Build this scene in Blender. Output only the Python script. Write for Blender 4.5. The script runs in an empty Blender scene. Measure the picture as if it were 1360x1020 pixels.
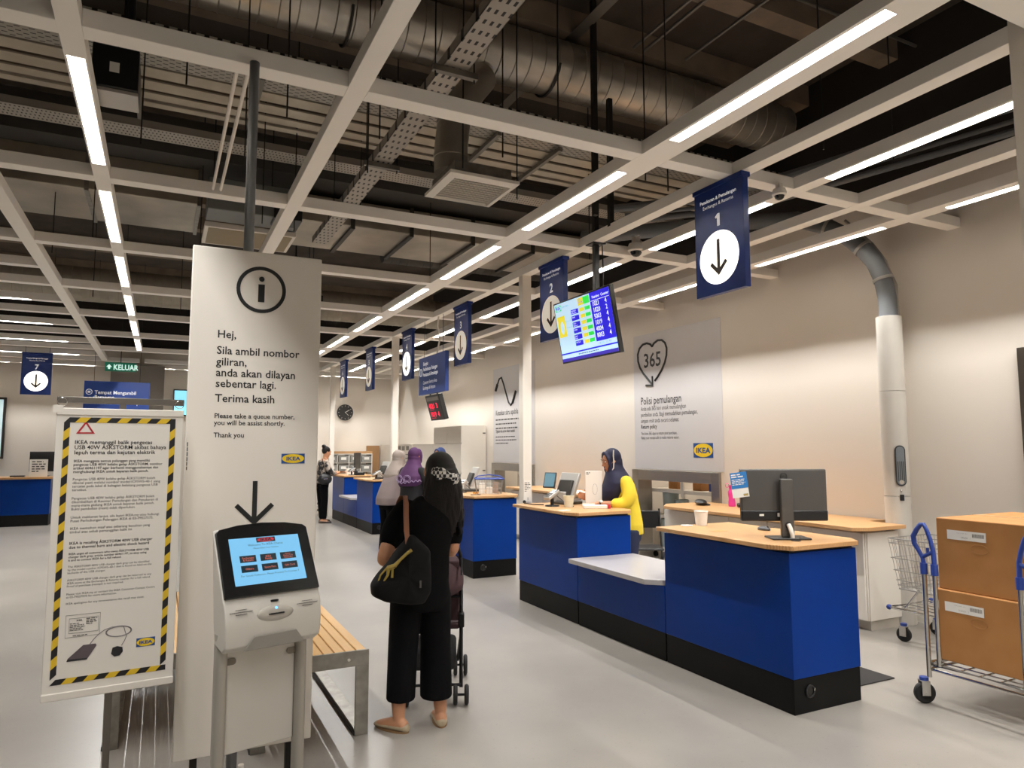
import bpy, bmesh, math, random
from mathutils import Vector, Matrix, Euler
random.seed(7)
R = math.radians
SC = bpy.context.scene
COL = SC.collection

# ---------------------------------------------------------------- camera, exposure, world
F_PX, YAW, PITCH, ROLL, EYE = 929.4, 0.46405, 0.09045, -0.00103, 1.6
fw = Vector((math.sin(YAW)*math.cos(PITCH), math.cos(YAW)*math.cos(PITCH), math.sin(PITCH)))
rt0 = Vector((math.cos(YAW), -math.sin(YAW), 0)); up0 = rt0.cross(fw)
rt = rt0*math.cos(ROLL)+up0*math.sin(ROLL); up = -rt0*math.sin(ROLL)+up0*math.cos(ROLL)
cam = bpy.data.cameras.new('camera'); cam_ob = bpy.data.objects.new('camera', cam); COL.objects.link(cam_ob)
cam.sensor_fit = 'HORIZONTAL'; cam.sensor_width = 36.0; cam.lens = F_PX/1360*36.0; cam.clip_start = .05; cam.clip_end = 100
cam_ob.matrix_world = Matrix(((rt.x, up.x, -fw.x, 0), (rt.y, up.y, -fw.y, 0), (rt.z, up.z, -fw.z, EYE), (0, 0, 0, 1)))
SC.camera = cam_ob
SC.view_settings.view_transform = 'Standard'; SC.view_settings.look = 'None'
SC.view_settings.gamma = 1.0; SC.view_settings.use_curve_mapping = False
SC.view_settings.exposure = 0.0
wd = bpy.data.worlds.new('world'); SC.world = wd; wd.use_nodes = True
wd.node_tree.nodes['Background'].inputs[0].default_value = (1.0, .9, .8, 1)
wd.node_tree.nodes['Background'].inputs[1].default_value = 0.03
LAMP_W = 43.0                       # each strip light of the ceiling grid
LAMP_COL = (1.0, .985, .955)

# ---------------------------------------------------------------- materials
def lin(c):
    if isinstance(c, str):
        c = tuple(int(c[i:i+2], 16)/255 for i in (0, 2, 4))
    return tuple((x/12.92 if x <= .04045 else ((x+.055)/1.055)**2.4) for x in c)+(1.0,)
_mats = {}
def mat(name, col, rough=.5, metal=0., var=.06, scale=6., bump=0., bscale=40., emit=0., ecol=None, alpha=1., spec=.5, coat=0., stretch=None, trans=0.):
    if name in _mats: return _mats[name]
    m = bpy.data.materials.new(name); m.use_nodes = True; _mats[name] = m
    nt = m.node_tree; b = nt.nodes['Principled BSDF']
    c = lin(col)
    tc = nt.nodes.new('ShaderNodeTexCoord'); mp = nt.nodes.new('ShaderNodeMapping')
    nt.links.new(tc.outputs['Object'], mp.inputs['Vector'])
    if stretch: mp.inputs['Scale'].default_value = stretch
    nz = nt.nodes.new('ShaderNodeTexNoise'); nz.inputs['Scale'].default_value = scale; nz.inputs['Detail'].default_value = 4
    nt.links.new(mp.outputs[0], nz.inputs['Vector'])
    mx = nt.nodes.new('ShaderNodeMix'); mx.data_type = 'RGBA'
    mx.inputs['A'].default_value = tuple(max(0, x*(1-var)) for x in c[:3])+(1,)
    mx.inputs['B'].default_value = tuple(min(1, x*(1+var)) for x in c[:3])+(1,)
    nt.links.new(nz.outputs['Fac'], mx.inputs['Factor'])
    nt.links.new(mx.outputs['Result'], b.inputs['Base Color'])
    b.inputs['Roughness'].default_value = rough; b.inputs['Metallic'].default_value = metal
    b.inputs['Specular IOR Level'].default_value = spec
    if coat: b.inputs['Coat Weight'].default_value = coat; b.inputs['Coat Roughness'].default_value = .15
    if trans: b.inputs['Transmission Weight'].default_value = trans
    if alpha < 1: b.inputs['Alpha'].default_value = alpha
    if emit:
        b.inputs['Emission Color'].default_value = lin(ecol or col); b.inputs['Emission Strength'].default_value = emit
    if bump:
        n2 = nt.nodes.new('ShaderNodeTexNoise'); n2.inputs['Scale'].default_value = bscale; n2.inputs['Detail'].default_value = 5
        nt.links.new(mp.outputs[0], n2.inputs['Vector'])
        bp = nt.nodes.new('ShaderNodeBump'); bp.inputs['Strength'].default_value = bump; bp.inputs['Distance'].default_value = .01
        nt.links.new(n2.outputs['Fac'], bp.inputs['Height']); nt.links.new(bp.outputs[0], b.inputs['Normal'])
    return m
def two_tone(name, c1, c2, rough, scale, lo, hi, kind='noise', stretch=None, metal=0., bump=0.):
    """noise / wave / voronoi pattern between two real colours of the thing"""
    if name in _mats: return _mats[name]
    m = mat(name, c1, rough, metal); nt = m.node_tree; b = nt.nodes['Principled BSDF']
    mp = [n for n in nt.nodes if n.type == 'MAPPING'][0]
    if stretch: mp.inputs['Scale'].default_value = stretch
    if kind == 'noise':
        t = nt.nodes.new('ShaderNodeTexNoise'); t.inputs['Scale'].default_value = scale; t.inputs['Detail'].default_value = 6; out = t.outputs['Fac']
    elif kind == 'wave':
        t = nt.nodes.new('ShaderNodeTexWave'); t.inputs['Scale'].default_value = scale; t.inputs['Distortion'].default_value = 6
        t.inputs['Detail'].default_value = 3; out = t.outputs['Fac']
    elif kind == 'checker':
        t = nt.nodes.new('ShaderNodeTexChecker'); t.inputs['Scale'].default_value = scale; out = t.outputs['Fac']
    else:
        t = nt.nodes.new('ShaderNodeTexVoronoi'); t.inputs['Scale'].default_value = scale; out = t.outputs['Distance']
    nt.links.new(mp.outputs[0], t.inputs['Vector'])
    r = nt.nodes.new('ShaderNodeValToRGB'); e = r.color_ramp.elements
    e[0].position = lo; e[0].color = lin(c1); e[1].position = hi; e[1].color = lin(c2)
    nt.links.new(out, r.inputs['Fac']); nt.links.new(r.outputs['Color'], b.inputs['Base Color'])
    if bump:
        bp = nt.nodes.new('ShaderNodeBump'); bp.inputs['Strength'].default_value = bump; bp.inputs['Distance'].default_value = .004
        nt.links.new(out, bp.inputs['Height']); nt.links.new(bp.outputs[0], b.inputs['Normal'])
    return m
def perforated(name, c1, c2, sx, sy, metal=.4):
    """dark slots punched through a pale metal tray"""
    m = mat(name, c1, .45, metal); nt = m.node_tree; b = nt.nodes['Principled BSDF']
    tc = [n for n in nt.nodes if n.type == 'TEX_COORD'][0]
    mp = nt.nodes.new('ShaderNodeMapping'); mp.inputs['Scale'].default_value = (sx, sy, 1)
    nt.links.new(tc.outputs['Object'], mp.inputs['Vector'])
    br = nt.nodes.new('ShaderNodeTexBrick'); br.offset = .5; br.inputs['Scale'].default_value = 1
    br.inputs['Color1'].default_value = lin(c2); br.inputs['Color2'].default_value = lin(c2); br.inputs['Mortar'].default_value = lin(c1)
    br.inputs['Mortar Size'].default_value = .32; br.inputs['Brick Width'].default_value = 1.; br.inputs['Row Height'].default_value = 1.
    nt.links.new(mp.outputs[0], br.inputs['Vector']); nt.links.new(br.outputs['Color'], b.inputs['Base Color'])
    return m

# ---------------------------------------------------------------- mesh collecting
class MB:
    def __init__(s): s.v = []; s.f = []; s.m = []
    def add(s, vs, fs, m=0):
        o = len(s.v); s.v += [Vector(p) for p in vs]
        for f in fs: s.f.append([i+o for i in f]); s.m.append(m)
        return s
    def box(s, x0, x1, y0, y1, z0, z1, m=0, mx=None):
        vs = [Vector(p) for p in ((x0,y0,z0),(x1,y0,z0),(x1,y1,z0),(x0,y1,z0),(x0,y0,z1),(x1,y0,z1),(x1,y1,z1),(x0,y1,z1))]
        if mx is not None: vs = [mx @ p for p in vs]
        return s.add(vs, [(0,3,2,1),(4,5,6,7),(0,1,5,4),(1,2,6,5),(2,3,7,6),(3,0,4,7)], m)
    def tube(s, pts, r, n=8, m=0, closed=False, ry=None, cap=True):
        pts = [Vector(p) for p in pts]; k = len(pts)
        rs = r if isinstance(r, (list, tuple)) else [r]*k
        rings = []; nrm = None
        for i, p in enumerate(pts):
            if closed: t = (pts[(i+1) % k]-pts[i-1])
            else: t = pts[min(i+1, k-1)]-pts[max(i-1, 0)]
            t = t.normalized() if t.length > 1e-9 else Vector((0, 0, 1))
            if nrm is None:
                a = Vector((0, 0, 1)) if abs(t.z) < .9 else Vector((1, 0, 0))
                nrm = t.cross(a).normalized()
            nrm = (nrm-t*nrm.dot(t)).normalized(); bn = t.cross(nrm)
            rings.append([p+nrm*(rs[i]*math.cos(2*math.pi*j/n))+bn*((rs[i] if ry is None else rs[i]*ry)*math.sin(2*math.pi*j/n)) for j in range(n)])
        return s.loft(rings, m, cap and not closed, closed)
    def loft(s, rings, m=0, cap=True, closed=False):
        n = len(rings[0]); vs = [p for r in rings for p in r]; fs = []
        K = len(rings)
        for i in range(K if closed else K-1):
            a, b = i*n, ((i+1) % K)*n
            for j in range(n): fs.append((a+j, a+(j+1) % n, b+(j+1) % n, b+j))
        if cap: fs.append(tuple(range(n))[::-1]); fs.append(tuple((K-1)*n+j for j in range(n)))
        return s.add(vs, fs, m)
    def prism(s, poly, o, u, v, d, m=0):
        """polygon (u,v) extruded along u x v by d (d<0 goes behind)"""
        o, u, v = Vector(o), Vector(u), Vector(v); n = u.cross(v); k = len(poly)
        a = [o+u*p[0]+v*p[1] for p in poly]; b = [p+n*d for p in a]
        return s.add(a+b, [tuple(range(k))[::-1], tuple(range(k, 2*k))]+[(i, (i+1) % k, k+(i+1) % k, k+i) for i in range(k)], m)
    def lathe(s, prof, c=(0,0,0), n=24, m=0, cap=True):
        c = Vector(c)
        return s.loft([[c+Vector((r*math.cos(2*math.pi*j/n), r*math.sin(2*math.pi*j/n), z)) for j in range(n)] for r, z in prof], m, cap)
    def cyl(s, a, b, r, n=16, m=0): return s.tube([a, b], r, n, m)
    def ball(s, c, r, n=14, m=0, k=9, mx=None):
        r = r if isinstance(r, (tuple, list)) else (r, r, r); c = Vector(c)
        rings = []
        for i in range(k):
            th = math.pi*(i+.02)/(k-1+.04)
            ring = []
            for j in range(n):
                p = Vector((r[0]*math.sin(th)*math.cos(2*math.pi*j/n), r[1]*math.sin(th)*math.sin(2*math.pi*j/n), -r[2]*math.cos(th)))
                if mx is not None: p = mx @ p
                ring.append(c+p)
            rings.append(ring)
        return s.loft(rings, m)
    def text(s, body, o, u, v, size, m=0, align='LEFT', bold=0., lead=1., depth=.0006, xs=1., track=1.):
        cu = bpy.data.curves.new('lettering', 'FONT'); cu.body = body; cu.size = size; cu.align_x = align
        cu.resolution_u = 2; cu.offset = bold*size; cu.space_line = lead; cu.space_character = track
        ob = bpy.data.objects.new('lettering', cu); me = ob.to_mesh()
        o, u, v = Vector(o), Vector(u), Vector(v); n = u.cross(v)
        s.add([o+u*(p.co.x*xs)+v*p.co.y+n*depth for p in me.vertices], [tuple(p.vertices) for p in me.polygons], m)
        ob.to_mesh_clear(); bpy.data.objects.remove(ob); bpy.data.curves.remove(cu)
        return s
    def bars(s, o, u, v, widths, lead, h, m=0, depth=.0006, word=3.2):
        """print too small to read in the photo: rows of word-length dashes"""
        o, u, v = Vector(o), Vector(u), Vector(v); rn = random.Random(len(s.v)+5)
        for i, w in enumerate(widths):
            x = 0
            while x < w:
                k = min(w-x, h*word*rn.uniform(.6, 1.6))
                if k > h*.4: s.prism([(x, 0), (x+k, 0), (x+k, h), (x, h)], o-v*(lead*i), u, v, depth, m)
                x += k+h*.9
        return s
    def xform(s, mx, start=0):
        for i in range(start, len(s.v)): s.v[i] = mx @ s.v[i]
        return s
    def build(s, name, mats, parent=None, world=False, bevel=0., bseg=2, smooth=35, subsurf=0):
        if not isinstance(mats, (list, tuple)): mats = [mats]
        vs = s.v
        if world and parent is not None:
            iv = root_matrix(parent).inverted(); vs = [iv @ p for p in vs]
        me = bpy.data.meshes.new(name); me.from_pydata([tuple(p) for p in vs], [], s.f)
        for m_ in mats: me.materials.append(m_)
        me.polygons.foreach_set('material_index', s.m)
        bm = bmesh.new(); bm.from_mesh(me); bmesh.ops.recalc_face_normals(bm, faces=bm.faces); bm.to_mesh(me); bm.free()
        if smooth: me.shade_smooth(); me.set_sharp_from_angle(angle=R(smooth))
        ob = bpy.data.objects.new(name, me); COL.objects.link(ob)
        if parent is not None: ob.parent = parent
        if bevel:
            b = ob.modifiers.new('edge', 'BEVEL'); b.width = bevel; b.segments = bseg; b.limit_method = 'ANGLE'; b.angle_limit = R(40)
        if subsurf:
            b = ob.modifiers.new('round', 'SUBSURF'); b.levels = b.render_levels = subsurf
        return ob
def root_matrix(o):
    while o.parent is not None: o = o.parent
    return Matrix.Translation(o.location) @ o.rotation_euler.to_matrix().to_4x4()
def remesh(mb, voxel=.008, smooth=4):
    """one continuous skin over overlapping closed shapes"""
    me = bpy.data.meshes.new('skin'); me.from_pydata([tuple(p) for p in mb.v], [], mb.f)
    bm = bmesh.new(); bm.from_mesh(me); bmesh.ops.recalc_face_normals(bm, faces=bm.faces); bm.to_mesh(me); bm.free()
    ob = bpy.data.objects.new('skin', me); COL.objects.link(ob)
    r = ob.modifiers.new('r', 'REMESH'); r.mode = 'VOXEL'; r.voxel_size = voxel
    if smooth:
        q = ob.modifiers.new('s', 'SMOOTH'); q.iterations = smooth; q.factor = .5
    dg = bpy.context.evaluated_depsgraph_get(); ev = ob.evaluated_get(dg); m2 = ev.to_mesh()
    out = MB(); out.add([p.co.copy() for p in m2.vertices], [tuple(p.vertices) for p in m2.polygons])
    ev.to_mesh_clear(); bpy.data.objects.remove(ob); bpy.data.meshes.remove(me)
    return out
def thing(name, label, cat, loc=(0,0,0), rotz=0, group=None):
    o = bpy.data.objects.new(name, None); COL.objects.link(o); o.empty_display_size = .1
    o.location = loc; o.rotation_euler = (0, 0, rotz)
    return tag(o, label, cat, group)
def tag(o, label, cat, group=None, kind=None):
    o['label'] = label; o['category'] = cat
    if group: o['group'] = group
    if kind: o['kind'] = kind
    return o
def struct(name, mb, m, label=None, cat=None, **k):
    o = mb.build(name, m, **k); o['kind'] = 'structure'
    if label: o['label'] = label; o['category'] = cat
    return o
def rebase(o, loc):
    """put the origin of a one-mesh thing at loc without moving its surface"""
    loc = Vector(loc); o.data.transform(Matrix.Translation(-loc)); o.location = loc; return o
def copy_tree(o, parent=None):
    c = o.copy(); COL.objects.link(c)
    if parent is not None: c.parent = parent
    for ch in [x for x in COL.objects if x.parent == o]: copy_tree(ch, c)
    return c
def arc(c, r, a0, a1, n, u=(1,0,0), v=(0,0,1)):
    c, u, v = Vector(c), Vector(u), Vector(v)
    return [c+u*(r*math.cos(a0+(a1-a0)*i/(n-1)))+v*(r*math.sin(a0+(a1-a0)*i/(n-1))) for i in range(n)]
def ell(c, rx, ry, n=20, u=(1,0,0), v=(0,1,0), p=1.0):
    c, u, v = Vector(c), Vector(u), Vector(v)
    g = lambda t: math.copysign(abs(t)**p, t)
    return [c+u*(rx*g(math.cos(2*math.pi*j/n)))+v*(ry*g(math.sin(2*math.pi*j/n))) for j in range(n)]
def rrect(w, h, r, k=5, x=0, y=0):
    out = []
    for cx, cy, a in ((w/2-r, h/2-r, 0), (-w/2+r, h/2-r, 90), (-w/2+r, -h/2+r, 180), (w/2-r, -h/2+r, 270)):
        out += [(x+cx+r*math.cos(R(a+90*i/k)), y+cy+r*math.sin(R(a+90*i/k))) for i in range(k+1)]
    return out
XP, YP, ZP = Vector((1,0,0)), Vector((0,1,0)), Vector((0,0,1))
ORD = ['first','second','third','fourth','fifth','sixth','seventh','eighth','ninth','tenth','eleventh','twelfth']

M_white = mat('white_paint', 'e9e2d8', .55, var=.02)
M_whitelam = mat('white_laminate', 'e6e0d6', .3, var=.02)
M_black = mat('black_plastic', '141416', .4)
M_blackrub = mat('black_rubber', '1a1918', .7)
M_ink = mat('black_ink', '121212', .6)
M_greyink = mat('grey_ink', '403c39', .6)
M_steel = mat('brushed_steel', 'aaa6a0', .32, 1., var=.1, scale=3, stretch=(1, 1, 12))
M_galv = two_tone('galvanised_steel', '85827c', 'a6a29a', .42, 14, .3, .7, metal=.85)
M_chrome = mat('chrome', 'c8c6c2', .18, 1.)
M_silverpaint = mat('silver_paint', 'b5b1aa', .4, .4)
M_blue = mat('blue_laminate', '063382', .32, var=.04, spec=.12)
M_navy = mat('navy_sign', '122a6c', .35, var=.03, spec=.25)
M_plinth = mat('black_plinth', '090909', .5, var=.1, spec=.18)
M_wood = two_tone('oak_worktop', 'cfa373', 'b98a58', .35, 3., .25, .8, 'wave', stretch=(12, 1.2, 6))
M_yellow = mat('yellow_print', 'f2cc1d', .5)
M_logoblue = mat('blue_print', '1c4e96', .5)
M_card = two_tone('brown_cardboard', 'a6713a', 'b27e47', .75, 5., .3, .7)
M_paper = mat('paper', 'eeeae2', .6, var=.01)
M_skin = mat('skin', 'c08a68', .5, var=.06, scale=20)
M_hair = mat('black_hair', '0d0908', .5, var=.4, scale=30, bump=.6, bscale=70, stretch=(6, 6, .6), spec=.25)

def logo_into(mb, o, u, v, w, h, base=0):
    """blue plate, yellow oval, blue letters; materials base..base+1"""
    o, u, v = Vector(o), Vector(u), Vector(v); n = u.cross(v)
    mb.prism([(-w/2,-h/2),(w/2,-h/2),(w/2,h/2),(-w/2,h/2)], o, u, v, .0012, base)
    mb.prism([(w*.475*math.cos(2*math.pi*i/32), h*.46*math.sin(2*math.pi*i/32)) for i in range(32)], o, u, v, .0022, base+1)
    mb.text('IKEA', o-v*(h*.175)-n*0, u, v, h*.5, base, 'CENTER', bold=.035, depth=.003, xs=1.32, track=1.02)
    return mb
def logo(parent, o, u, v, w, h, name='logo', world=True):
    return logo_into(MB(), o, u, v, w, h).build(name, [M_logoblue, M_yellow], parent, world=world, smooth=0)

# ================================================================ the room
WX, BY, LX, FY, SLAB = 6.3, 20.0, -7.0, -4.0, 5.6
M_wall = mat('wall_paint', 'e8e0d5', .8, var=.02, scale=1.5)
def floor_mat():
    m = mat('polished_concrete', 'b3aa9d', .24, spec=.5); nt = m.node_tree; b = nt.nodes['Principled BSDF']
    mp = [n for n in nt.nodes if n.type == 'MAPPING'][0]
    n1 = nt.nodes.new('ShaderNodeTexNoise'); n1.inputs['Scale'].default_value = .9; n1.inputs['Detail'].default_value = 5
    n2 = nt.nodes.new('ShaderNodeTexNoise'); n2.inputs['Scale'].default_value = 45; n2.inputs['Detail'].default_value = 3
    for n in (n1, n2): nt.links.new(mp.outputs[0], n.inputs['Vector'])
    r = nt.nodes.new('ShaderNodeValToRGB'); e = r.color_ramp.elements
    e[0].position = .3; e[0].color = lin('8b867f'); e[1].position = .75; e[1].color = lin('a39d95')
    nt.links.new(n1.outputs['Fac'], r.inputs['Fac'])
    r2 = nt.nodes.new('ShaderNodeValToRGB'); q = r2.color_ramp.elements
    q[0].position = .27; q[0].color = (.55, .55, .55, 1); q[1].position = .36; q[1].color = (1, 1, 1, 1)
    nt.links.new(n2.outputs['Fac'], r2.inputs['Fac'])
    mx = nt.nodes.new('ShaderNodeMix'); mx.data_type = 'RGBA'; mx.blend_type = 'MULTIPLY'; mx.inputs['Factor'].default_value = .35
    nt.links.new(r.outputs['Color'], mx.inputs['A']); nt.links.new(r2.outputs['Color'], mx.inputs['B'])
    nt.links.new(mx.outputs['Result'], b.inputs['Base Color'])
    r3 = nt.nodes.new('ShaderNodeMapRange'); r3.inputs['To Min'].default_value = .28; r3.inputs['To Max'].default_value = .34
    nt.links.new(n1.outputs['Fac'], r3.inputs['Value']); nt.links.new(r3.outputs[0], b.inputs['Roughness'])
    return m
struct('floor', MB().box(LX, WX+2.2, FY, BY+.2, -.1, 0), floor_mat())
HATCH = [(6.87, 8.40), (11.77, 13.34)]
w = MB(); y0 = FY
for a, b in HATCH:
    w.box(WX, WX+.2, y0, a, 0, SLAB); w.box(WX, WX+.2, a, b, 1.14, SLAB); y0 = b
w.box(WX, WX+.2, y0, BY+.2, 0, SLAB)
struct('wall_right', w, M_wall)
struct('wall_back', MB().box(LX, WX, BY, BY+.2, 0, SLAB), M_wall)
struct('wall_left', MB().box(LX-.2, LX, FY, BY+.2, 0, SLAB), M_wall)
struct('wall_front', MB().box(LX-.2, WX+.2, FY-.2, FY, 0, SLAB), M_wall)
M_slab = two_tone('bare_concrete', '3d352e', '50473f', .9, 2.5, .3, .75)
M_rib = two_tone('concrete_rib', '75675a', '8d7e6c', .9, 3.5, .3, .75)
struct('ceiling', MB().box(LX-.2, WX+.2, FY-.2, BY+.2, SLAB, SLAB+.2), M_slab)
k = 0
for yy in [.95, 2.03, 3.08, 4.14, 5.19, 6.24, 7.3, 8.4, 9.6, 11.6, 13.0, 15.2, 17.2]:
    struct('ceiling_beam', MB().box(LX+.011, WX-.011, yy, yy+.2, SLAB-.23, SLAB), M_rib)
# back rooms seen through the two hatches
for i, (a, b) in enumerate(HATCH):
    n = i+1
    mb = MB().box(WX+.2, WX+2.0, a-.5, a-.42, 0, 2.5).box(WX+.2, WX+2.0, b+.42, b+.5, 0, 2.5).box(WX+1.92, WX+2.0, a-.42, b+.42, 0, 2.5).box(WX+.2, WX+2.0, a-.5, b+.5, 2.5, 2.58)
    struct('wall_back_room', mb, M_wall)
    fr = struct('window_%d' % n, MB().box(WX-.04, WX+.21, a-.14, a+.006, 0, 1.28).box(WX-.04, WX+.21, b-.006, b+.14, 0, 1.28).box(WX-.04, WX+.21, a+.006, b-.006, 1.134, 1.28), M_steel, bevel=.004)
    ld = bpy.data.lights.new('back_room_lamp', 'AREA'); ld.energy = 16; ld.color = (1, .93, .84); ld.shape = 'RECTANGLE'; ld.size = .1; ld.size_y = 1.2
    lo = bpy.data.objects.new('back_room_lamp', ld); COL.objects.link(lo); lo.location = (WX+1.1, (a+b)/2, 2.44); lo['kind'] = 'structure'
    t = tag(MB().box(WX+1.04, WX+1.16, (a+b)/2-.6, (a+b)/2+.6, 2.45, 2.5).build('ceiling_light', [mat('lamp_face', 'fff4e4', .5, emit=4)]), 'lamp in the back room behind the %s steel-framed hatch' % ('nearer' if i == 0 else 'farther'), 'light', 'back room lamps')
M_plenum = mat('plenum_void_dark', '2b2623', .9, var=.15)  # dark of the void above the walls, put into sheet colour; cuts bounce
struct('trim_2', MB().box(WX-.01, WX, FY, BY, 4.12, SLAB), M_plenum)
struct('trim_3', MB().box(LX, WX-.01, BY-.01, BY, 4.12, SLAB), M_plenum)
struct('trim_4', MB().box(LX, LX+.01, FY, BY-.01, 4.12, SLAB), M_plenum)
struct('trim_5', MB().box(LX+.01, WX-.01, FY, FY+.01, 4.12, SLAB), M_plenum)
# small stub: skirting along the right wall
struct('baseboard_right', MB().box(WX-.012, WX, FY, HATCH[0][0]-.14, 0, .08), M_whitelam)
struct('baseboard_back', MB().box(LX, WX, BY-.012, BY, 0, .08), M_whitelam)

# ---------------------------------------------------------------- suspended white grid
GZ, GH = 3.55, .09                                    # underside and depth of the grid beams
BYS = [1.59+2.06*i for i in range(-2, 9)]             # beams across the room (left to right)
M_grid = mat('grid_beam_paint', 'f7f2ea', .55, var=.02)
AX = [(-5.3, -5.19), (-1.255, -1.14), (-.507, -.405), (.835, .945), (2.80, 3.02), (3.60, 3.71), (4.22, 4.34), (4.95, 5.07), (5.57, 5.75)]
LIT = [(2.862, .078), (4.287, .09), (5.70, .075), (-.456, .08)]
for x0, x1 in AX:
    ch = [(x-w_/2, x+w_/2) for x, w_ in LIT if x0 <= x <= x1]
    ye = 16.1 if -.6 < x0 < 0 else 18.13
    if not ch: struct('ceiling_grid_beam', MB().box(x0, x1, -3.4, ye, GZ, GZ+GH), M_grid, bevel=.003); continue
    # lit beams are open channels: a roof and two side cheeks, the lamp sits deep between them
    c0, c1 = ch[0]; mb = MB().box(x0, x1, -3.4, ye, GZ+.078, GZ+GH)
    mb.box(x0, c0, -3.4, ye, GZ, GZ+.078).box(c1, x1, -3.4, ye, GZ, GZ+.078)
    yb0 = -3.4
    for n in range(-2, 9):
        cy = BYS[n+2]+1.06
        e = cy-.745 if n < 8 else ye
        if e > ye: e = ye
        mb.box(c0, c1, yb0, e, GZ, GZ+.078); yb0 = min(cy+.745, ye)
        if yb0 >= ye: break
    struct('ceiling_grid_beam', mb, M_grid)
for yb in BYS:
    segs = [LX+.02]+[v for a in AX for v in a]+[WX-.001]
    mb = MB()
    for i in range(0, len(segs), 2): mb.box(segs[i], segs[i+1], yb, yb+.12, GZ, GZ+GH)
    struct('ceiling_grid_beam', mb, M_grid, bevel=.003)
CROSS = [1.59+2.06*n+1.1 for n in range(3, 8)]
def lit_cross(x0, x1, yb, cx):
    mb = MB().box(x0, x1, yb, yb+.12, GZ+.078, GZ+GH).box(x0, x1, yb, yb+.02, GZ, GZ+.078).box(x0, x1, yb+.10, yb+.12, GZ, GZ+.078)
    e = x0
    for c in sorted(cx): mb.box(e, c-.745, yb+.02, yb+.10, GZ, GZ+.078); e = c+.745
    mb.box(e, x1, yb+.02, yb+.10, GZ, GZ+.078)
    struct('ceiling_grid_beam', mb, M_grid)
for yb in CROSS: lit_cross(LX+.02, -1.256, yb, (-2.35, -4.3))
BACKX = (-5.6, -3.9, -2.2, -.5, 1.2, 2.9, 4.6)
lit_cross(LX+.02, WX-.01, 19.25, BACKX)
# pillars
for j, yp in enumerate((1.71, 6.92, 11.86, 16.9)):
    struct('pillar', MB().box(3.597 if j == 0 else 3.6, 3.713 if j == 0 else 3.71, yp, yp+.10, 0, 4.9 if j == 0 else GZ), M_white, bevel=.004)

# ---------------------------------------------------------------- strip lights in the grid
def louvre():
    m = mat('louvre_light', 'fff6ea', .4); nt = m.node_tree; b = nt.nodes['Principled BSDF']
    tc = [n for n in nt.nodes if n.type == 'TEX_COORD'][0]
    wv = nt.nodes.new('ShaderNodeTexWave'); wv.bands_direction = 'Y'; wv.inputs['Scale'].default_value = 5.; wv.inputs['Distortion'].default_value = 1.2; wv.inputs['Detail Scale'].default_value = 6
    nt.links.new(tc.outputs['Object'], wv.inputs['Vector'])
    mr = nt.nodes.new('ShaderNodeMapRange'); mr.inputs['To Min'].default_value = .75; mr.inputs['To Max'].default_value = 1.35
    nt.links.new(wv.outputs['Fac'], mr.inputs['Value']); nt.links.new(mr.outputs[0], b.inputs['Emission Strength'])
    b.inputs['Emission Color'].default_value = lin('fff8ee')
    return m
M_louvre = louvre()
LD = bpy.data.lights.new('strip_light', 'AREA'); LD.energy = LAMP_W; LD.color = LAMP_COL; LD.shape = 'RECTANGLE'
LD.size = .014; LD.size_y = 1.42
def strip_proto(w):
    t = thing('strip_light', 'x', 'light')
    MB().box(-w/2+.0005, w/2-.0005, -.744, .744, .0735, .0775).build('housing', M_grid, t)
    MB().box(-w/2+.001, w/2-.001, -.735, .735, .070, .073).build('diffuser', M_louvre, t)
    return t
protos = {}
def strip(x, y, w, label, group, rz=0, energy=1.):
    key = round(w, 3)
    if key not in protos:
        t = protos[key] = strip_proto(w)
        ld = LD.copy(); ld.energy = LAMP_W*energy; lo = bpy.data.objects.new('lamp', ld); COL.objects.link(lo); lo.location = (0, 0, .066); lo.parent = t
    else: t = copy_tree(protos[key])
    t.location = (x, y, GZ); t.rotation_euler = (0, 0, rz); t['label'] = label; t['group'] = group
    return t
LINES = [(2.862, .078, 'second grid beam left of the numbered signs', -1), (4.287, .09, 'grid beam behind the numbered signs', -1), (5.70, .075, 'grid beam closest to the right wall', -1), (-.456, .08, 'grid beam over the yellow-edged notice', -1)]
NAMES = {2.862: 'beam before the numbered signs', 4.287: 'beam behind the numbered signs',
         5.70: 'beam along the right wall', -.456: 'beam above the striped notice'}
for x, wd_, _, _ in LINES:
    c = 0
    for n in range(-2, 8 if x > 0 else 7):
        y = BYS[n+2]+1.06
        if n < 0: lab = '%s strip light behind the viewer, %s' % (ORD[n+2], NAMES[x])
        else:
            lab = '%s strip light from the front, %s' % (ORD[n], NAMES[x])
        strip(x, y, wd_, lab, 'strip lights in the ceiling grid')
for i, yb in enumerate(CROSS):
    for j, xx in enumerate((-2.35, -4.3)):
        strip(xx, yb+.06, .08, '%s cross strip light from the front, %s column of the left bays' % (ORD[i], 'nearer' if j == 0 else 'outer'), 'cross strip lights of the left bays', R(90))
for i, xx in enumerate(BACKX): strip(xx, 19.31, .079, '%s from left of the strip lights washing the back wall' % ORD[i], 'strip lights along the back wall', R(90), .55)

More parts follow.
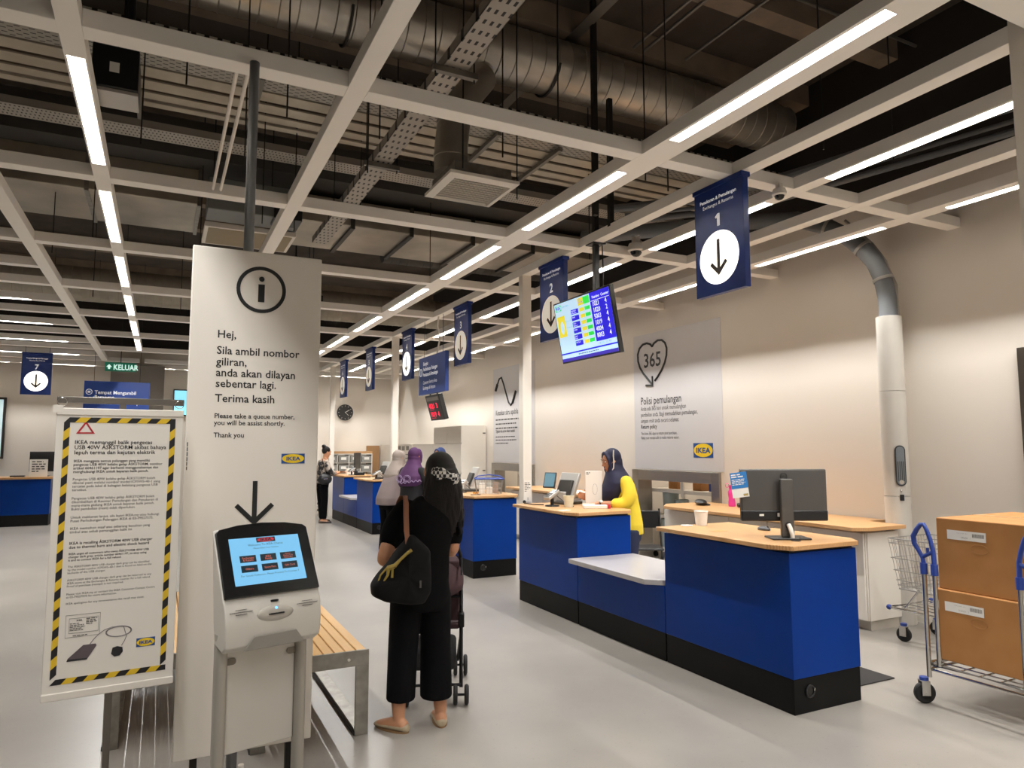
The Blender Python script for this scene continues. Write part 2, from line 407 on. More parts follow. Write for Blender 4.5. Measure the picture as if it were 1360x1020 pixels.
# ================================================================ services above the grid
M_duct = two_tone('spiral_duct_steel', 'a5a097', 'cfc9be', .34, 3.5, .3, .75, metal=.72, stretch=(.6, 1, 1))
M_ductdark = mat('duct_seam', '4a4742', .5, .7)
M_rect = two_tone('sheet_metal_duct', '9d968a', 'c2b9aa', .38, 2., .3, .75, metal=.7)
M_tray = perforated('perforated_tray', 'a39d92', '26231f', 11, 34)
M_tray2 = perforated('perforated_tray_fine', 'b5afa4', '2a2622', 30, 16)
M_trunk = two_tone('cable_trunking', 'a99f8d', 'c4bba9', .5, 4., .3, .7, metal=.15)
M_dark = mat('dark_metal', '2b2824', .6, .4)
M_duct_grey = mat('lagged_duct', '4a4743', .75, var=.15)
M_strut = mat('steel_strut', '7d7972', .45, .7)
M_hose = mat('grey_hose', '6d7073', .55, var=.08)
# main spiral duct across the room
def spiral(name, y, z, r, x0, x1, label, m, pitch=.14):
    mb = MB(); n = 28
    xs = []; x = x0
    while x < x1: xs += [x, x+pitch-.012, x+pitch-.006]; x += pitch
    rs = [r, r, r+.006]*(len(xs)//3)
    rings = [[Vector((xx, y+rr*math.cos(2*math.pi*j/n), z+rr*math.sin(2*math.pi*j/n))) for j in range(n)] for xx, rr in zip(xs, rs)]
    mb.loft(rings)
    o = mb.build(name, m, smooth=25); rebase(o, (x0, y, z)); return tag(o, label, 'duct')
DY, DZ, DR = 5.37, 5.1, .25
d = spiral('spiral_duct', DY, DZ, DR, -4.5, 6.0, 'fat shiny spiral-seamed air duct crossing the room above the white grid', M_duct)
for x in (3.05, 4.9, 1.2, -.8): MB().tube(arc((x, DY, DZ), DR+.016, R(200), R(340), 14, (0,1,0), (0,0,1)), .012, 6).build('duct_band', M_ductdark, d, world=True)
spiral('spiral_duct', 14.1, 4.45, .3, -6.5, 5.5, 'pale quilted round duct far back above the grid', mat('quilted_duct', 'aaa396', .6, .3, var=.2, scale=9))
spiral('spiral_duct', 11.2, 4.9, .22, 3.2, 6.2, 'short dark round duct behind the second numbered sign', M_duct_grey)
# ceiling diffuser with its neck
t = thing('air_diffuser', 'square white louvred air diffuser on a steel neck under the spiral duct', 'air diffuser', (2.22, 5.19, 3.72))
mb = MB(); S = .30
for s0, s1, z0, z1 in ((S, S-.05, .0, .02), (S-.05, S-.07, .02, .05)):
    pass
fr = MB()
for a, b in ((S, S-.055),):
    for k in range(4):
        m_ = Matrix.Rotation(R(90*k), 4, 'Z')
        fr.add([m_ @ Vector(p) for p in ((-a,-a,0),(a,-a,0),(b,-b,-.02),(-b,-b,-.02),(-a,-a,.025),(a,-a,.025),(b,-b,.02),(-b,-b,.02))], [(0,1,2,3),(4,5,6,7),(0,1,5,4),(3,2,6,7)])
fr.build('frame', M_whitelam, t)
lv = MB()
for i in range(11):
    x = -.22+i*.044
    lv.box(-.235, .235, -.012, .012, -.002, .002, 0, Matrix.Translation((0, x, .0)) @ Matrix.Rotation(R(50), 4, 'X'))
for i in range(15): lv.box(-.225+i*.0321-.002, -.225+i*.0321+.002, -.235, .235, .012, .02)
lv.build('louvre', M_whitelam, t)
MB().box(-.25, .25, -.25, .25, .022, .13).build('plenum_box', M_galv, t, bevel=.004)
nk = MB(); path = [Vector((-.18, .0, .12)), Vector((-.18, 0, .34)), Vector((-.15, .02, .55)), Vector((-.07, .06, .76)), Vector((.04, .1, .94)), Vector((.16, .15, 1.10))]
nk.tube(path, .138, 22); nk.tube([path[0]+ZP*.12, path[0]+ZP*.15], .146, 22); nk.tube([path[2]-ZP*.012, path[2]+ZP*.012], .146, 22)
nk.build('neck', M_duct, t, smooth=50)
# perforated cable trays and trunking running across the room
def flat(name, x0, x1, y0, y1, z, h, m, label, cat, group=None, lip=0):
    mb = MB().box(x0, x1, y0, y1, z, z+h)
    if lip: mb = MB().box(x0, x1, y0, y1, z, z+.004).box(x0, x1, y0, y0+.004, z, z+lip).box(x0, x1, y1-.004, y1, z, z+lip)
    o = mb.build(name, m); rebase(o, ((x0+x1)/2, (y0+y1)/2, z)); return tag(o, label, cat, group)
flat('cable_tray', -5, 6.2, 5.5, 5.99, 4.6, .1, M_tray, 'wide slotted cable tray running across the room under the spiral duct', 'cable tray', 'cable trays', .09)
for i, (a, b) in enumerate(((6.02, 6.18), (6.245, 6.40), (6.46, 6.58), (6.645, 6.735))):
    flat('cable_trunking', -5, 6.2, a, b, 4.6, .014, M_trunk, '%s flat cream cable trunking behind the wide slotted tray' % ORD[i], 'cable trunking', 'parallel cable trunkings')
flat('concrete_lintel', -6.9, 6.2, 7.35, 7.6, 5.0, .3, M_rib, 'brown concrete downstand beyond the cream trunkings', 'beam')['kind'] = 'structure'
flat('cable_tray', -5, 6.2, 7.2, 7.48, 4.6, .1, M_tray2, 'narrow finely perforated cable tray behind the four cream trunkings', 'cable tray', 'cable trays', .07)
flat('flat_duct', -6, 6.1, 8.0, 8.62, 4.7, .4, M_duct_grey, 'dark grey lagged flat duct behind the perforated trays', 'duct')
# trays along the room
t = thing('cable_tray', 'slotted cable tray slung lengthwise below the spiral duct', 'cable tray', (1.6, 4, 4.05), 0, 'cable trays')
MB().box(1.53, 1.70, 1.0, 8.4, 4.05, 4.053).box(1.53, 1.534, 1.0, 8.4, 4.05, 4.12).box(1.696, 1.70, 1.0, 8.4, 4.05, 4.12).build('tray', perforated('perforated_tray_long', 'a8a298', '24211e', 22, 9), t, world=True)
for y in (2.4, 4.05, 5.74, 7.0):
    MB().box(1.46, 1.77, y-.02, y+.02, 4.005, 4.045).build('bracket', M_strut, t, world=True)
    for x in (1.48, 1.75): MB().cyl((x, y, 3.98), (x, y, SLAB-.002), .005, 6).build('threaded_rod', M_dark, t, world=True)
o = MB().box(3.20, 3.31, .5, 9.0, 5.362, 5.369).build('steel_channel', M_strut); rebase(o, (3.25, 4, 5.362)); tag(o, 'broad steel channel fixed lengthwise under the bare slab', 'steel channel')
for i, x in enumerate((3.84, 3.96)):
    o = MB().tube([(x, -1, 5.352), (x, 5.1, 5.352)], .016, 8).build('conduit', M_strut); tag(rebase(o, (x, 2, 5.352)), '%s of two parallel thin conduits on the bare slab' % ('left' if i == 0 else 'right'), 'conduit', 'parallel slab conduits')
o = MB().tube([(4.42, 3.9, 5.352), (4.42, 5.05, 5.352)], .014, 8).tube([(4.42, 3.9, 5.352), (6.2, 3.9, 5.352)], .014, 8).ball((4.42, 3.9, 5.35), (.05, .05, .035)).build('conduit', M_strut); tag(rebase(o, (4.42, 3.9, 5.352)), 'thin conduit turning a corner at a round junction box', 'conduit')
# slanting strut pieces between trays
for i, (x, y0, y1) in enumerate(((-.28, 5.75, 6.9), (.62, 5.7, 6.7), (2.75, 5.75, 6.95), (3.45, 5.8, 7.2))):
    o = MB().box(x-.02, x+.02, y0, y1, 4.54, 4.58).build('steel_strut', M_strut); tag(rebase(o, (x, y0, 4.54)), '%s short steel strut from the left under the cream trunkings' % ORD[i], 'steel strut', 'tray struts')
# sheet-metal duct, unit and filter between the second and third cross beams
t = thing('rectangular_duct', 'wide silvery sheet-metal duct lying low above the grid', 'duct', (-1, 8.6, 4.3))
MB().box(-5.5, .3, 8.35, 9.5, 4.3, 4.7).build('casing', M_rect, t, world=True, bevel=.01)
for x in (-4.4, -3.2, -2.0, -.8, .28): MB().box(x-.02, x+.02, 8.33, 9.52, 4.28, 4.698).build('flange', M_galv, t, world=True)
t = thing('rectangular_duct', 'silver sheet-metal duct on the right with dark flange ribs', 'duct', (3, 8.6, 4.3))
MB().box(1.35, 5.6, 8.35, 9.5, 4.3, 4.62).build('casing', M_rect, t, world=True, bevel=.01)
for x in (1.37, 2.0, 2.75, 3.6, 4.5, 5.58): MB().box(x-.025, x+.025, 8.33, 9.52, 4.265, 4.64).build('flange', M_ductdark, t, world=True)
t = thing('fan_coil_unit', 'grey air-handling unit with a cream filter face hung above the grid', 'air unit', (.85, 8.3, 4.15))
MB().box(.35, 1.3, 7.95, 8.4, 4.15, 4.5).build('casing', mat('unit_grey', '7d7f7e', .5, .3), t, world=True, bevel=.01)
MB().box(1.02, 1.32, 7.9, 8.2, 4.13, 4.42).build('control_box', M_black, t, world=True, bevel=.006)
MB().box(1.12, 1.2, 7.885, 7.9, 4.24, 4.38).build('data_plate', M_paper, t, world=True)
MB().ball((1.2, 7.88, 4.17), .03).build('indicator', mat('amber', 'd08a1a', .4), t, world=True)
for hx in (.4, 1.0): MB().cyl((hx, 7.97, 4.5), (hx, 7.97, SLAB-.002), .006, 6).build('hanger', M_dark, t, world=True)
MB().box(.35, 1.35, 8.45, 9.2, 4.1, 4.16).build('filter_frame', M_white, t, world=True, bevel=.006)
fm = MB()
for i in range(24): fm.box(.39, 1.31, 8.49+i*.028, 8.5+i*.028, 4.092, 4.1)
fm.build('filter', mat('filter_cream', 'b3a892', .8), t, world=True)
MB().text('ESSENTIA', (.55, 7.948, 4.27), XP, ZP, .1, 0).build('lettering', M_ink, t, world=True, smooth=0)
t = thing('busbar_trunking', 'dark linear busbar with an orange spot above the second cross beam', 'busbar', (-1.5, 7.0, 4.0))
MB().box(-2.4, .42, 6.95, 7.05, 3.98, 4.06).build('channel', mat('busbar_grey', '5b5d5c', .5, .4), t, world=True, bevel=.004)
MB().box(-.3, -.14, 6.93, 7.07, 3.965, 4.075).build('joint', M_black, t, world=True); MB().box(.0, .42, 6.93, 7.07, 3.965, 4.075).build('feed_box', M_black, t, world=True)
MB().cyl((-.85, 6.949, 4.01), (-.85, 6.94, 4.01), .025, 14).build('spot', mat('amber', 'd08a1a', .4), t, world=True)
# black box hung above the left grid bay
t = thing('speaker_box', 'black hanging equipment box with a small white sticker above the left light', 'equipment box', (-.32, 4.6, 3.68))
MB().box(-.44, -.20, 4.5, 4.75, 3.68, 3.93).build('case', M_black, t, world=True, bevel=.006)
MB().box(-.35, -.30, 4.497, 4.5, 3.77, 3.83).build('sticker', M_paper, t, world=True)
MB().box(-.44, -.20, 4.52, 4.75, 3.66, 3.679).build('shelf_bracket', M_silverpaint, t, world=True)
MB().cyl((-.26, 4.62, 3.93), (-.26, 4.62, SLAB-.002), .025, 10).build('drop_pole', M_black, t, world=True)
MB().tube([(-.3, 4.6, 3.93), (-.33, 4.6, 4.02), (-.29, 4.6, 4.15), (-.29, 4.6, 4.6)], .008, 6).build('cable', M_black, t, world=True)
# two white rods across the grid bay beside the pole
for i, x in enumerate((.28, .335)):
    o = MB().tube([(x, 3.72, 3.57), (x, 5.66, 3.57)], .011, 8).build('white_rod', M_white); tag(rebase(o, (x, 3.72, 3.57)), '%s thin white rod spanning the grid bay by the pole' % ('left' if i == 0 else 'right'), 'rod', 'thin white rods')
# ceiling spotlight far left of the pillars
t = thing('spot_lamp', 'black round work lamp glowing faintly above the grid', 'lamp', (1.7, 10.6, 3.75))
MB().lathe([(.09, -.0), (.1, .1), (.05, .16)], (1.7, 10.6, 3.75)).build('housing', M_black, t, world=True); MB().lathe([(.08, -.004), (.08, 0)], (1.7, 10.6, 3.75)).build('lens', mat('lens', 'd8d4cc', .3, emit=.6), t, world=True)
MB().cyl((1.7, 10.6, 3.9), (1.7, 10.6, SLAB-.002), .012, 8).build('drop_pole', M_black, t, world=True)
MB().box(1.8, 2.1, 10.55, 10.65, 3.75, 3.88).build('ballast', M_black, t, world=True)
# hanging rods that carry the grid
rods = [(.05, 4.2), (.62, 4.35), (1.22, 4.4), (2.08, 4.3), (2.55, 5.0), (1.3, 5.0), (1.9, 4.6), (.45, 5.1), (-1.0, 4.9), (-.2, 5.2), (4.0, 3.2), (4.6, 3.1), (3.25, 4.2), (3.55, 4.3), (2.3, 3.9), (-.7, 8.1), (.3, 8.2), (-1.1, 8.6), (2.95, 8.2), (.75, 6.6), (1.05, 6.7), (4.1, 6.3), (1.9, 10.3), (2.2, 12.3), (.2, 12.2), (-.9, 10.9), (-.6, 12.6)]
rp = MB().cyl((0, 0, 0), (0, 0, SLAB-GZ-GH-.003), .0055, 6).build('hanger_rod', M_dark)
for i, (x, y) in enumerate(rods):
    o = rp if i == 0 else rp.copy()
    if i: COL.objects.link(o)
    o.location = (x, y, GZ+GH); tag(o, 'thin dark threaded rod hanging from the slab above the white grid', 'hanger rod', 'grid hanger rods')
for i, (x, y, h) in enumerate(((3.32, 5.0, SLAB-.002), (3.62, 5.2, 4.84))):
    o = MB().box(x-.022, x+.022, y-.022, y+.022, 3.62, h).build('drop_strut', M_dark); tag(rebase(o, (x, y, 3.62)), '%s square dark drop strut near the hung display' % ('left' if i == 0 else 'right'), 'strut', 'dark drop struts')
# pipes in the right-hand corner above the grid
for i, (z, r, y) in enumerate(((4.0, .03, 4.7), (4.1, .02, 4.85), (4.25, .045, 5.1))):
    o = MB().tube([(4.4, y+1.2, z), (5.2, y+.4, z), (6.2, y-2.6, z+.1)], r, 10).build('service_pipe', M_hose); tag(rebase(o, (5.2, y, z)), '%s grey pipe counted upward in the bundle near the exhaust hose' % ['lowest', 'middle', 'topmost'][i], 'pipe', 'grey service pipes')
# dome cameras
def dome(x, y, z, label, s=1.):
    t = thing('dome_camera', label, 'security camera', (x, y, z), 0, 'dome cameras')
    MB().lathe([(.0, .075), (.07, .07), (.085, .03), (.085, .0), (.07, -.012)], n=24).build('housing', M_whitelam, t)
    MB().lathe([(.06, -.012), (.05, -.04), (.028, -.058), (.0, -.064)], n=20, cap=False).build('dome', mat('smoked_dome', '181818', .1), t)
    MB().tube([(.02, 0, .07), (.06, .02, .12), (.14, .05, .1), (.2, .08, .12)], .008, 6).build('cable', M_white, t)
    MB().box(-.03, .03, -.03, .03, .07, .14).build('mount', M_white, t)
    t.scale = (s, s, s); return t
dome(4.2, 5.6, 3.57, 'white dome camera on the grid above the hung display')
dome(4.03, 3.62, 3.463, 'white dome camera on the grid beside the sign numbered 1', .62)
dome(4.1, 9.75, 3.52, 'white dome camera on the grid behind the sign numbered 3')

# ================================================================ hanging signs
mX = -XP; UY = -YP                                     # sign faces look towards -X: right is -Y, up is Z
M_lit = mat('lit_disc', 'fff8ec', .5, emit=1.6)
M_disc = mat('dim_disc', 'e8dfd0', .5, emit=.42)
M_arrow = mat('arrow_dark', '2a1a12', .5)
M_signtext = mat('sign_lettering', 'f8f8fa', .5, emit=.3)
def arrow_into(mb, o, u, v, h, w, t, m=0, d=.002):
    mb.prism([(-t/2, -h/2+t*.7), (t/2, -h/2+t*.7), (t/2, h/2), (-t/2, h/2)], o, u, v, d, m)
    a = w/2
    for sg in (-1, 1):
        p = [(0, -h/2), (sg*a, -h/2+a), (sg*(a-t*.7), -h/2+a+t*.7), (0, -h/2+t*1.42)]
        if sg > 0: p = p
        else: p = p[::-1]
        mb.prism(p, o, u, v, d*1.1, m)
    return mb
def number_sign(n, y0, lit, where):
    t = thing('hanging_sign', 'navy hanging counter sign numbered %d, %s' % (n, where), 'sign', (3.6, y0+.25, 2.72), 0, 'numbered hanging signs')
    MB().box(3.6, 3.652, y0, y0+.5, 2.72, 3.53).build('board', M_navy, t, world=True, bevel=.003)
    MB().box(3.585, 3.67, y0-.005, y0+.505, 3.515, 3.549).build('top_rail', M_navy, t, world=True, bevel=.003)
    o = Vector((3.5995, y0+.25, 0))
    c = o+ZP*2.985
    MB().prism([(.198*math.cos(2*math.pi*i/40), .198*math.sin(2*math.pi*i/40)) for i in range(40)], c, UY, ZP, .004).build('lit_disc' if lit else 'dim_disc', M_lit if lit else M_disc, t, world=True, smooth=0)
    arrow_into(MB(), c+mX*.005, UY, ZP, .27, .175, .029).build('arrow', M_arrow, t, world=True, smooth=0)
    mb = MB()
    if n == 7: rows = ('Tempat Mengambil Barangan', 'Merchandise Pick-up'); sz = .031
    else: rows = ('Penukaran & Pemulangan', 'Exchanges & Returns'); sz = .037
    mb.text(rows[0], o+ZP*3.425, UY, ZP, sz, 0, 'CENTER', bold=.02).text(rows[1], o+ZP*3.38, UY, ZP, sz, 0, 'CENTER')
    if n == 1: MB().prism([(-.01, 0), (.016, 0), (.016, .094), (-.006, .094), (-.032, .072), (-.022, .06), (-.01, .07)], o+ZP*3.22, UY, ZP, .001).build('number', M_signtext, t, world=True, smooth=0)
    else: MB().text(str(n), o+ZP*3.22, UY, ZP, .135, 0, 'CENTER', bold=.025).build('number', M_signtext, t, world=True, smooth=0)
    mb.build('lettering', M_signtext, t, world=True, smooth=0)
    return t
WH = ['hung nearest above the first blue counter', 'half hidden by the hung queue display', 'beside the service desk sign', 'by the second pillar',
      'between the second pillar and the clock', 'last of the row near the clock']
for i, y0 in enumerate((3.555, 6.02, 8.50, 10.85, 13.215, 15.44)):
    number_sign(i+1, y0, i in (0, 3), WH[i])
# sign 7 faces the viewer
s7 = number_sign(7, 16.2, True, 'hanging over the far left counter')
MB().cyl((3.625, 16.25, 3.54), (3.625, 16.25, SLAB-.002+.08), .004, 6).cyl((3.625, 16.65, 3.54), (3.625, 16.65, SLAB-.002+.08), .004, 6).build('hanger', M_dark, s7, world=True)
s7.location = (-2.235, 16.4, 2.64); s7.rotation_euler = (0, 0, R(90)); s7['label'] = 'navy hanging sign numbered 7 over the far left counter'
# service desk sign
t = thing('hanging_sign', 'wide navy service sign with white lines of text above the red number display', 'sign', (3.6, 9.9, 2.41))
MB().box(3.6, 3.66, 9.33, 10.47, 2.41, 2.99).build('board', mat('service_blue', '25418c', .4), t, world=True, bevel=.004)
for i, (s, b) in enumerate((('Bahagian', .03), ('Perkhidmatan Pelanggan', .03), ('Penukaran & Pemulangan', .03), ('Customer Service Area', 0), ('Exchanges & Returns', 0))):
    MB().text(s, (3.599, 10.27, 2.86-i*.085-(.035 if i > 2 else 0)), UY, ZP, .078, 0, bold=b*.6, xs=.82).build('lettering', M_signtext, t, world=True, smooth=0)
mb = MB(); a = [(.055*math.cos(2*math.pi*i/28), .055*math.sin(2*math.pi*i/28)) for i in range(28)]
mb.tube([Vector((3.598, 10.37, 2.76))+UY*p[0]+ZP*p[1] for p in a], .006, 5, closed=True)
mb.text('?', (3.598, 10.37, 2.733), UY, ZP, .075, 0, 'CENTER'); mb.build('symbol', M_signtext, t, world=True, smooth=0)
hb = MB()
for y in (9.5, 10.3): hb.cyl((3.63, y, 2.99), (3.63, y, GZ), .004, 5)
hb.build('hanger', M_dark, t, world=True)
MB().tube([(3.63, 9.75, 2.99), (3.66, 9.72, 3.2), (3.62, 9.7, 3.4), (3.64, 9.72, 3.56)], .012, 6).build('cable', M_white, t, world=True)
# red number display under it
t = thing('number_display', 'black tilted display with red glowing digits under the service sign', 'display', (3.65, 9.93, 2.02))
T0 = Matrix.Translation((3.63, 9.95, 2.38)) @ Matrix.Rotation(R(-14), 4, 'Y')
T0 = Matrix.Translation((3.62, 9.95, 2.385)) @ Matrix.Rotation(R(-16), 4, 'Y')
MB().box(0, .07, -.29, .29, -.39, 0, 0, T0).build('case', M_black, t, world=True, bevel=.006)
MB().box(-.003, .0, -.25, .25, -.085, -.03, 0, T0).build('header_strip', mat('display_header', '77726a', .5), t, world=True)
M_red = mat('red_digits', 'e02040', .5, emit=1.6)
mb = MB()
for i, s in enumerate(('4021  3', '1019  4')):
    mb.text(s, T0 @ Vector((-.0015, .22, -.2-i*.13)), UY, (T0.to_3x3() @ ZP), .105, 0, bold=.03, xs=1.15)
    mb.text('- - - - -', T0 @ Vector((-.0015, .2, -.235-i*.13)), UY, (T0.to_3x3() @ ZP), .06, 0, bold=.02)
mb.build('digits', M_red, t, world=True, smooth=0)
br = MB().cyl((3.66, 10.1, 2.36), (3.66, 10.1, 2.42), .012, 8).cyl((3.66, 9.8, 2.36), (3.66, 9.8, 2.42), .012, 8); br.build('bracket', M_dark, t, world=True)

# ---------------------------------------------------------------- queue display on a pole
t = thing('queue_display', 'hung flat screen showing blue and green queue numbers beside sign 2', 'display', (3.66, 5.72, 2.47))
TW, TH = .98, .605
T0 = Matrix.Translation((3.456, 5.496, 3.023)) @ Matrix.Rotation(R(-10.5), 4, 'Y')
# local frame: x behind the face, y along the room, z up from the top edge
MB().box(.0, .045, -TW/2, TW/2, -TH, 0, 0, T0).build('case', M_black, t, world=True, bevel=.004)
MB().box(.05, .1, -.3, .3, -.5, -.1, 0, T0).build('back_cover', M_black, t, world=True, bevel=.01)
def em(n, c, e=.9): return mat(n, c, .4, emit=e, spec=.2)
SCR = [em('screen_pale', 'b9daf2', .85), em('screen_blue', '2b22c8', .9), em('screen_yellow', 'e6d53c', .8), em('screen_green', '35d94e', .8), em('screen_white', 'eef4ff', 1.), em('screen_violet', '3b2f9e', .8), em('screen_grey', '5a6a86', .5)]
uS, vS = UY, (T0.to_3x3() @ ZP); nS = uS.cross(vS)
SW, SH = TW-.03, TH-.03
o0 = T0 @ Vector((-.0005, SW/2, -TH+.015))              # lower-left corner of the picture as seen
mb = MB()
def sq(x0, y0, x1, y1, m, d): mb.prism([(x0*SW, y0*SH), (x1*SW, y0*SH), (x1*SW, y1*SH), (x0*SW, y1*SH)], o0, uS, vS, d, m)
sq(0, 0, 1, 1, 0, .001); sq(0, 0, 1, .055, 5, .0016); sq(0, .12, 1, .145, 1, .0016); sq(.67, .22, 1, 1, 1, .0016)
sq(.68, .862, .99, .868, 4, .002)
sq(.02, .42, .17, .78, 2, .0016); mb.prism([(SW*(.1+.035*math.cos(i*.524)), SH*(.58+.11*math.sin(i*.524))) for i in range(12)], o0, uS, vS, .002, 0)
sq(.45, .86, .55, .98, 2, .0016); sq(.55, .86, .66, .98, 3, .0016)
for i in range(6):
    y = .76-i*.105
    sq(.3, y-.01, .44, y+.07, 1, .0016); sq(.465, y, .55, y+.06, 2, .0016); sq(.56, y, .65, y+.06, 3, .0016)
    if i in (1, 2): sq(.18, y+.01, .29, y+.014, 6, .0016)
def tx(s, x, y, sz, m, al='LEFT', b=.0, xs=1): mb.text(s, o0+uS*(x*SW)+vS*(y*SH), uS, vS, sz, m, al, bold=b, depth=.0028, xs=xs)
tx('Number', .71, .9, .036, 4, b=.01); tx('Counter', .86, .9, .036, 4, b=.01)
for i, (a, c) in enumerate((('1021', '4'), ('1020', '2'), ('5003', '4'), ('1019', '4'), ('4004', '4'), ('8003', '4'))):
    tx(a, .7, .78-i*.1, .06, 4, b=.01, xs=.95); tx(c, .91, .78-i*.1, .06, 4, b=.01)
for i, s in enumerate(('Exchanges\n& Returns', 'Family', 'Home\nDelivery', 'Others', 'Spare\nParts', 'Gift Card')): tx(s, .31, .795-i*.105, .021, 4)
tx('Queue Status', .14, .915, .024, 6); tx('Now\nServing', .465, .94, .024, 1); mb.bars(o0+uS*(.32*SW)+vS*(.08*SH), uS, vS, (.36*SW,), .01, .009, 6, .0028); tx('9/8/2023   3:21 PM', .7, .17, .026, 6)
mb.prism([(SW*.02, SH*.87), (SW*.13, SH*.87), (SW*.13, SH*.97), (SW*.02, SH*.97)], o0, uS, vS, .0016, 3)
mb.prism([(SW*(.075+.052*math.cos(i*.3142)), SH*(.92+.046*math.sin(i*.3142))) for i in range(20)], o0, uS, vS, .002, 0); tx('IKEA', .075, .9, .04, 1, 'CENTER', .03)
mb.build('picture', SCR, t, world=True, smooth=0)
MB().box(3.645, 3.695, 5.505, 5.555, 2.75, 4.598).build('pole', M_black, t, world=True, bevel=.004)
MB().box(3.54, 3.70, 5.45, 5.61, 2.76, 2.92).build('pole_bracket', M_black, t, world=True, bevel=.004)
MB().box(3.60, 3.74, 5.46, 5.6, GZ-.012, GZ-.001).build('grid_plate', M_black, t, world=True)
mb = MB().tube([(3.71, 5.48, 2.9), (3.715, 5.475, 3.3), (3.71, 5.48, GZ)], .006, 6); mb.build('cable', M_black, t, world=True)

# ================================================================ posters on the right wall
def heart_pts():
    P = [(0.01, .45)]
    P += [(.028, .475), (.065, .495), (.105, .49), (.135, .46), (.15, .41), (.147, .35), (.13, .29), (.1, .23), (.06, .175), (.03, .142)]
    Lf = [(0.01, .45), (-.01, .475), (-.045, .49), (-.085, .485), (-.12, .455), (-.14, .40), (-.138, .34), (-.12, .28), (-.085, .22), (-.04, .165), (.005, .11)]
    return P, Lf
def poster(y0, y1, z0, z1, label):
    t = thing('wall_poster', label, 'poster', (WX, (y0+y1)/2, z0))
    MB().box(WX-.006, WX-.001, y0, y1, z0, z1).build('sheet', mat('poster_vinyl', 'd5d2d2', .5, var=.01), t, world=True)
    return t
t = poster(6.67, 8.50, 1.29, 3.25, 'large pale wall poster with a black heart around the number 365')
o = Vector((WX-.0065, 8.50, 1.29))                     # lower left corner as seen
ps = lambda x, y: o+UY*x+ZP*y
mb = MB()
Pa, Pb = heart_pts(); hs = 1.75
hc = lambda p: ps(.43+p[0]*2.3, 1.03+p[1]*1.62)
for P in (Pa, Pb):
    q = [hc(p)+mX*.0 for p in P]
    mb.tube(q, .017, 6)
mb.tube([hc((-.06, .11)), hc((.008, .105)), hc((.005, .185))], .017, 6)
mb.build('heart_outline', M_ink, t, world=True)
mb = MB().text('365', ps(.445, 1.47), UY, ZP, .29, 0, 'CENTER', bold=.015, xs=.95).build('number', M_ink, t, world=True, smooth=0)
MB().text('Polisi pemulangan', ps(.155, .93), UY, ZP, .155, 0, bold=.008, xs=.82).build('heading', M_ink, t, world=True, smooth=0)
MB().text('Return policy', ps(.155, .58), UY, ZP, .082, 0, bold=.015, xs=.82).build('heading', M_ink, t, world=True, smooth=0)
mb = MB().text('Anda ada 365 hari untuk memulangkan\npembelian anda. Bagi memudahkan pemulangan,\nsimpan resit anda secara selamat.', ps(.155, .84), UY, ZP, .088, 0, xs=.72, lead=1.0); mb.build('body_text', M_greyink, t, world=True, smooth=0)
mb = MB().text('You have 365 days to return your purchase.\nKeep your receipt safe to make returns easier.', ps(.155, .49), UY, ZP, .062, 0, xs=.72, lead=1.0)
mb.build('body_text', M_greyink, t, world=True, smooth=0)
logo(t, ps(1.46, .27), UY, ZP, .37, .19)
t = poster(11.62, 13.46, 1.29, 3.25, 'pale wall poster with a curved allen-key drawing partly behind the pillar')
o = Vector((WX-.0065, 13.46, 1.29))
sp = [(.15, 1.55), (.3, 1.74), (.4, 1.76), (.5, 1.62), (.62, 1.42), (.74, 1.22), (.84, 1.16), (.95, 1.24), (1.05, 1.4)]
mb = MB().tube([ps(*p) for p in sp], .02, 8).tube([ps(.13, 1.5), ps(.22, 1.63)], .034, 8).tube([ps(.92, 1.2), ps(1.07, 1.43)], .03, 8); mb.build('key_drawing', M_ink, t, world=True)
mb = MB().text('Ketatkan skru apabila', ps(.12, .98), UY, ZP, .15, 0, bold=.008, xs=.8); mb.build('heading', M_ink, t, world=True, smooth=0)
MB().text('Tighten the screw when needed', ps(.12, .62), UY, ZP, .085, 0, bold=.015, xs=.8).build('heading', M_ink, t, world=True, smooth=0)
MB().bars(ps(.12, .87), UY, ZP, (1.05, .98, 1.02), .088, .026).build('body_text', M_greyink, t, world=True, smooth=0)
MB().bars(ps(.12, .52), UY, ZP, (.9, .95, .6), .066, .018).build('body_text', M_greyink, t, world=True, smooth=0)
# dark frame on the right wall, cut by the picture's edge
t = thing('notice_board', 'dark framed board on the right wall above the cardboard boxes', 'board', (WX-.03, 2.9, 1.9))
MB().box(WX-.05, WX-.001, 2.2, 3.24, 1.3, 2.41).build('frame', mat('bronze_frame', '4b443c', .4, .5), t, world=True, bevel=.004)
MB().box(WX-.054, WX-.05, 2.26, 3.18, 1.36, 2.35).build('panel', mat('board_face', '8f8a82', .4), t, world=True)
# notice taped to the nearer pillar
t = thing('pillar_notice', 'small printed notice taped low on the slim white pillar', 'notice', (3.6, 6.96, 1.1))
MB().box(3.607, 3.703, 6.913, 6.919, 1.0, 1.24).build('sheet', M_paper, t, world=True)
MB().bars((3.615, 6.9135, 1.205), XP, ZP, (.06, .07, .05, .07, .045, .03), .018, .008).build('lettering', M_greyink, t, world=True, smooth=0)
MB().box(3.652, 3.657, 6.9115, 6.913, 1.02, 1.05).build('code_mark', M_greyink, t, world=True)

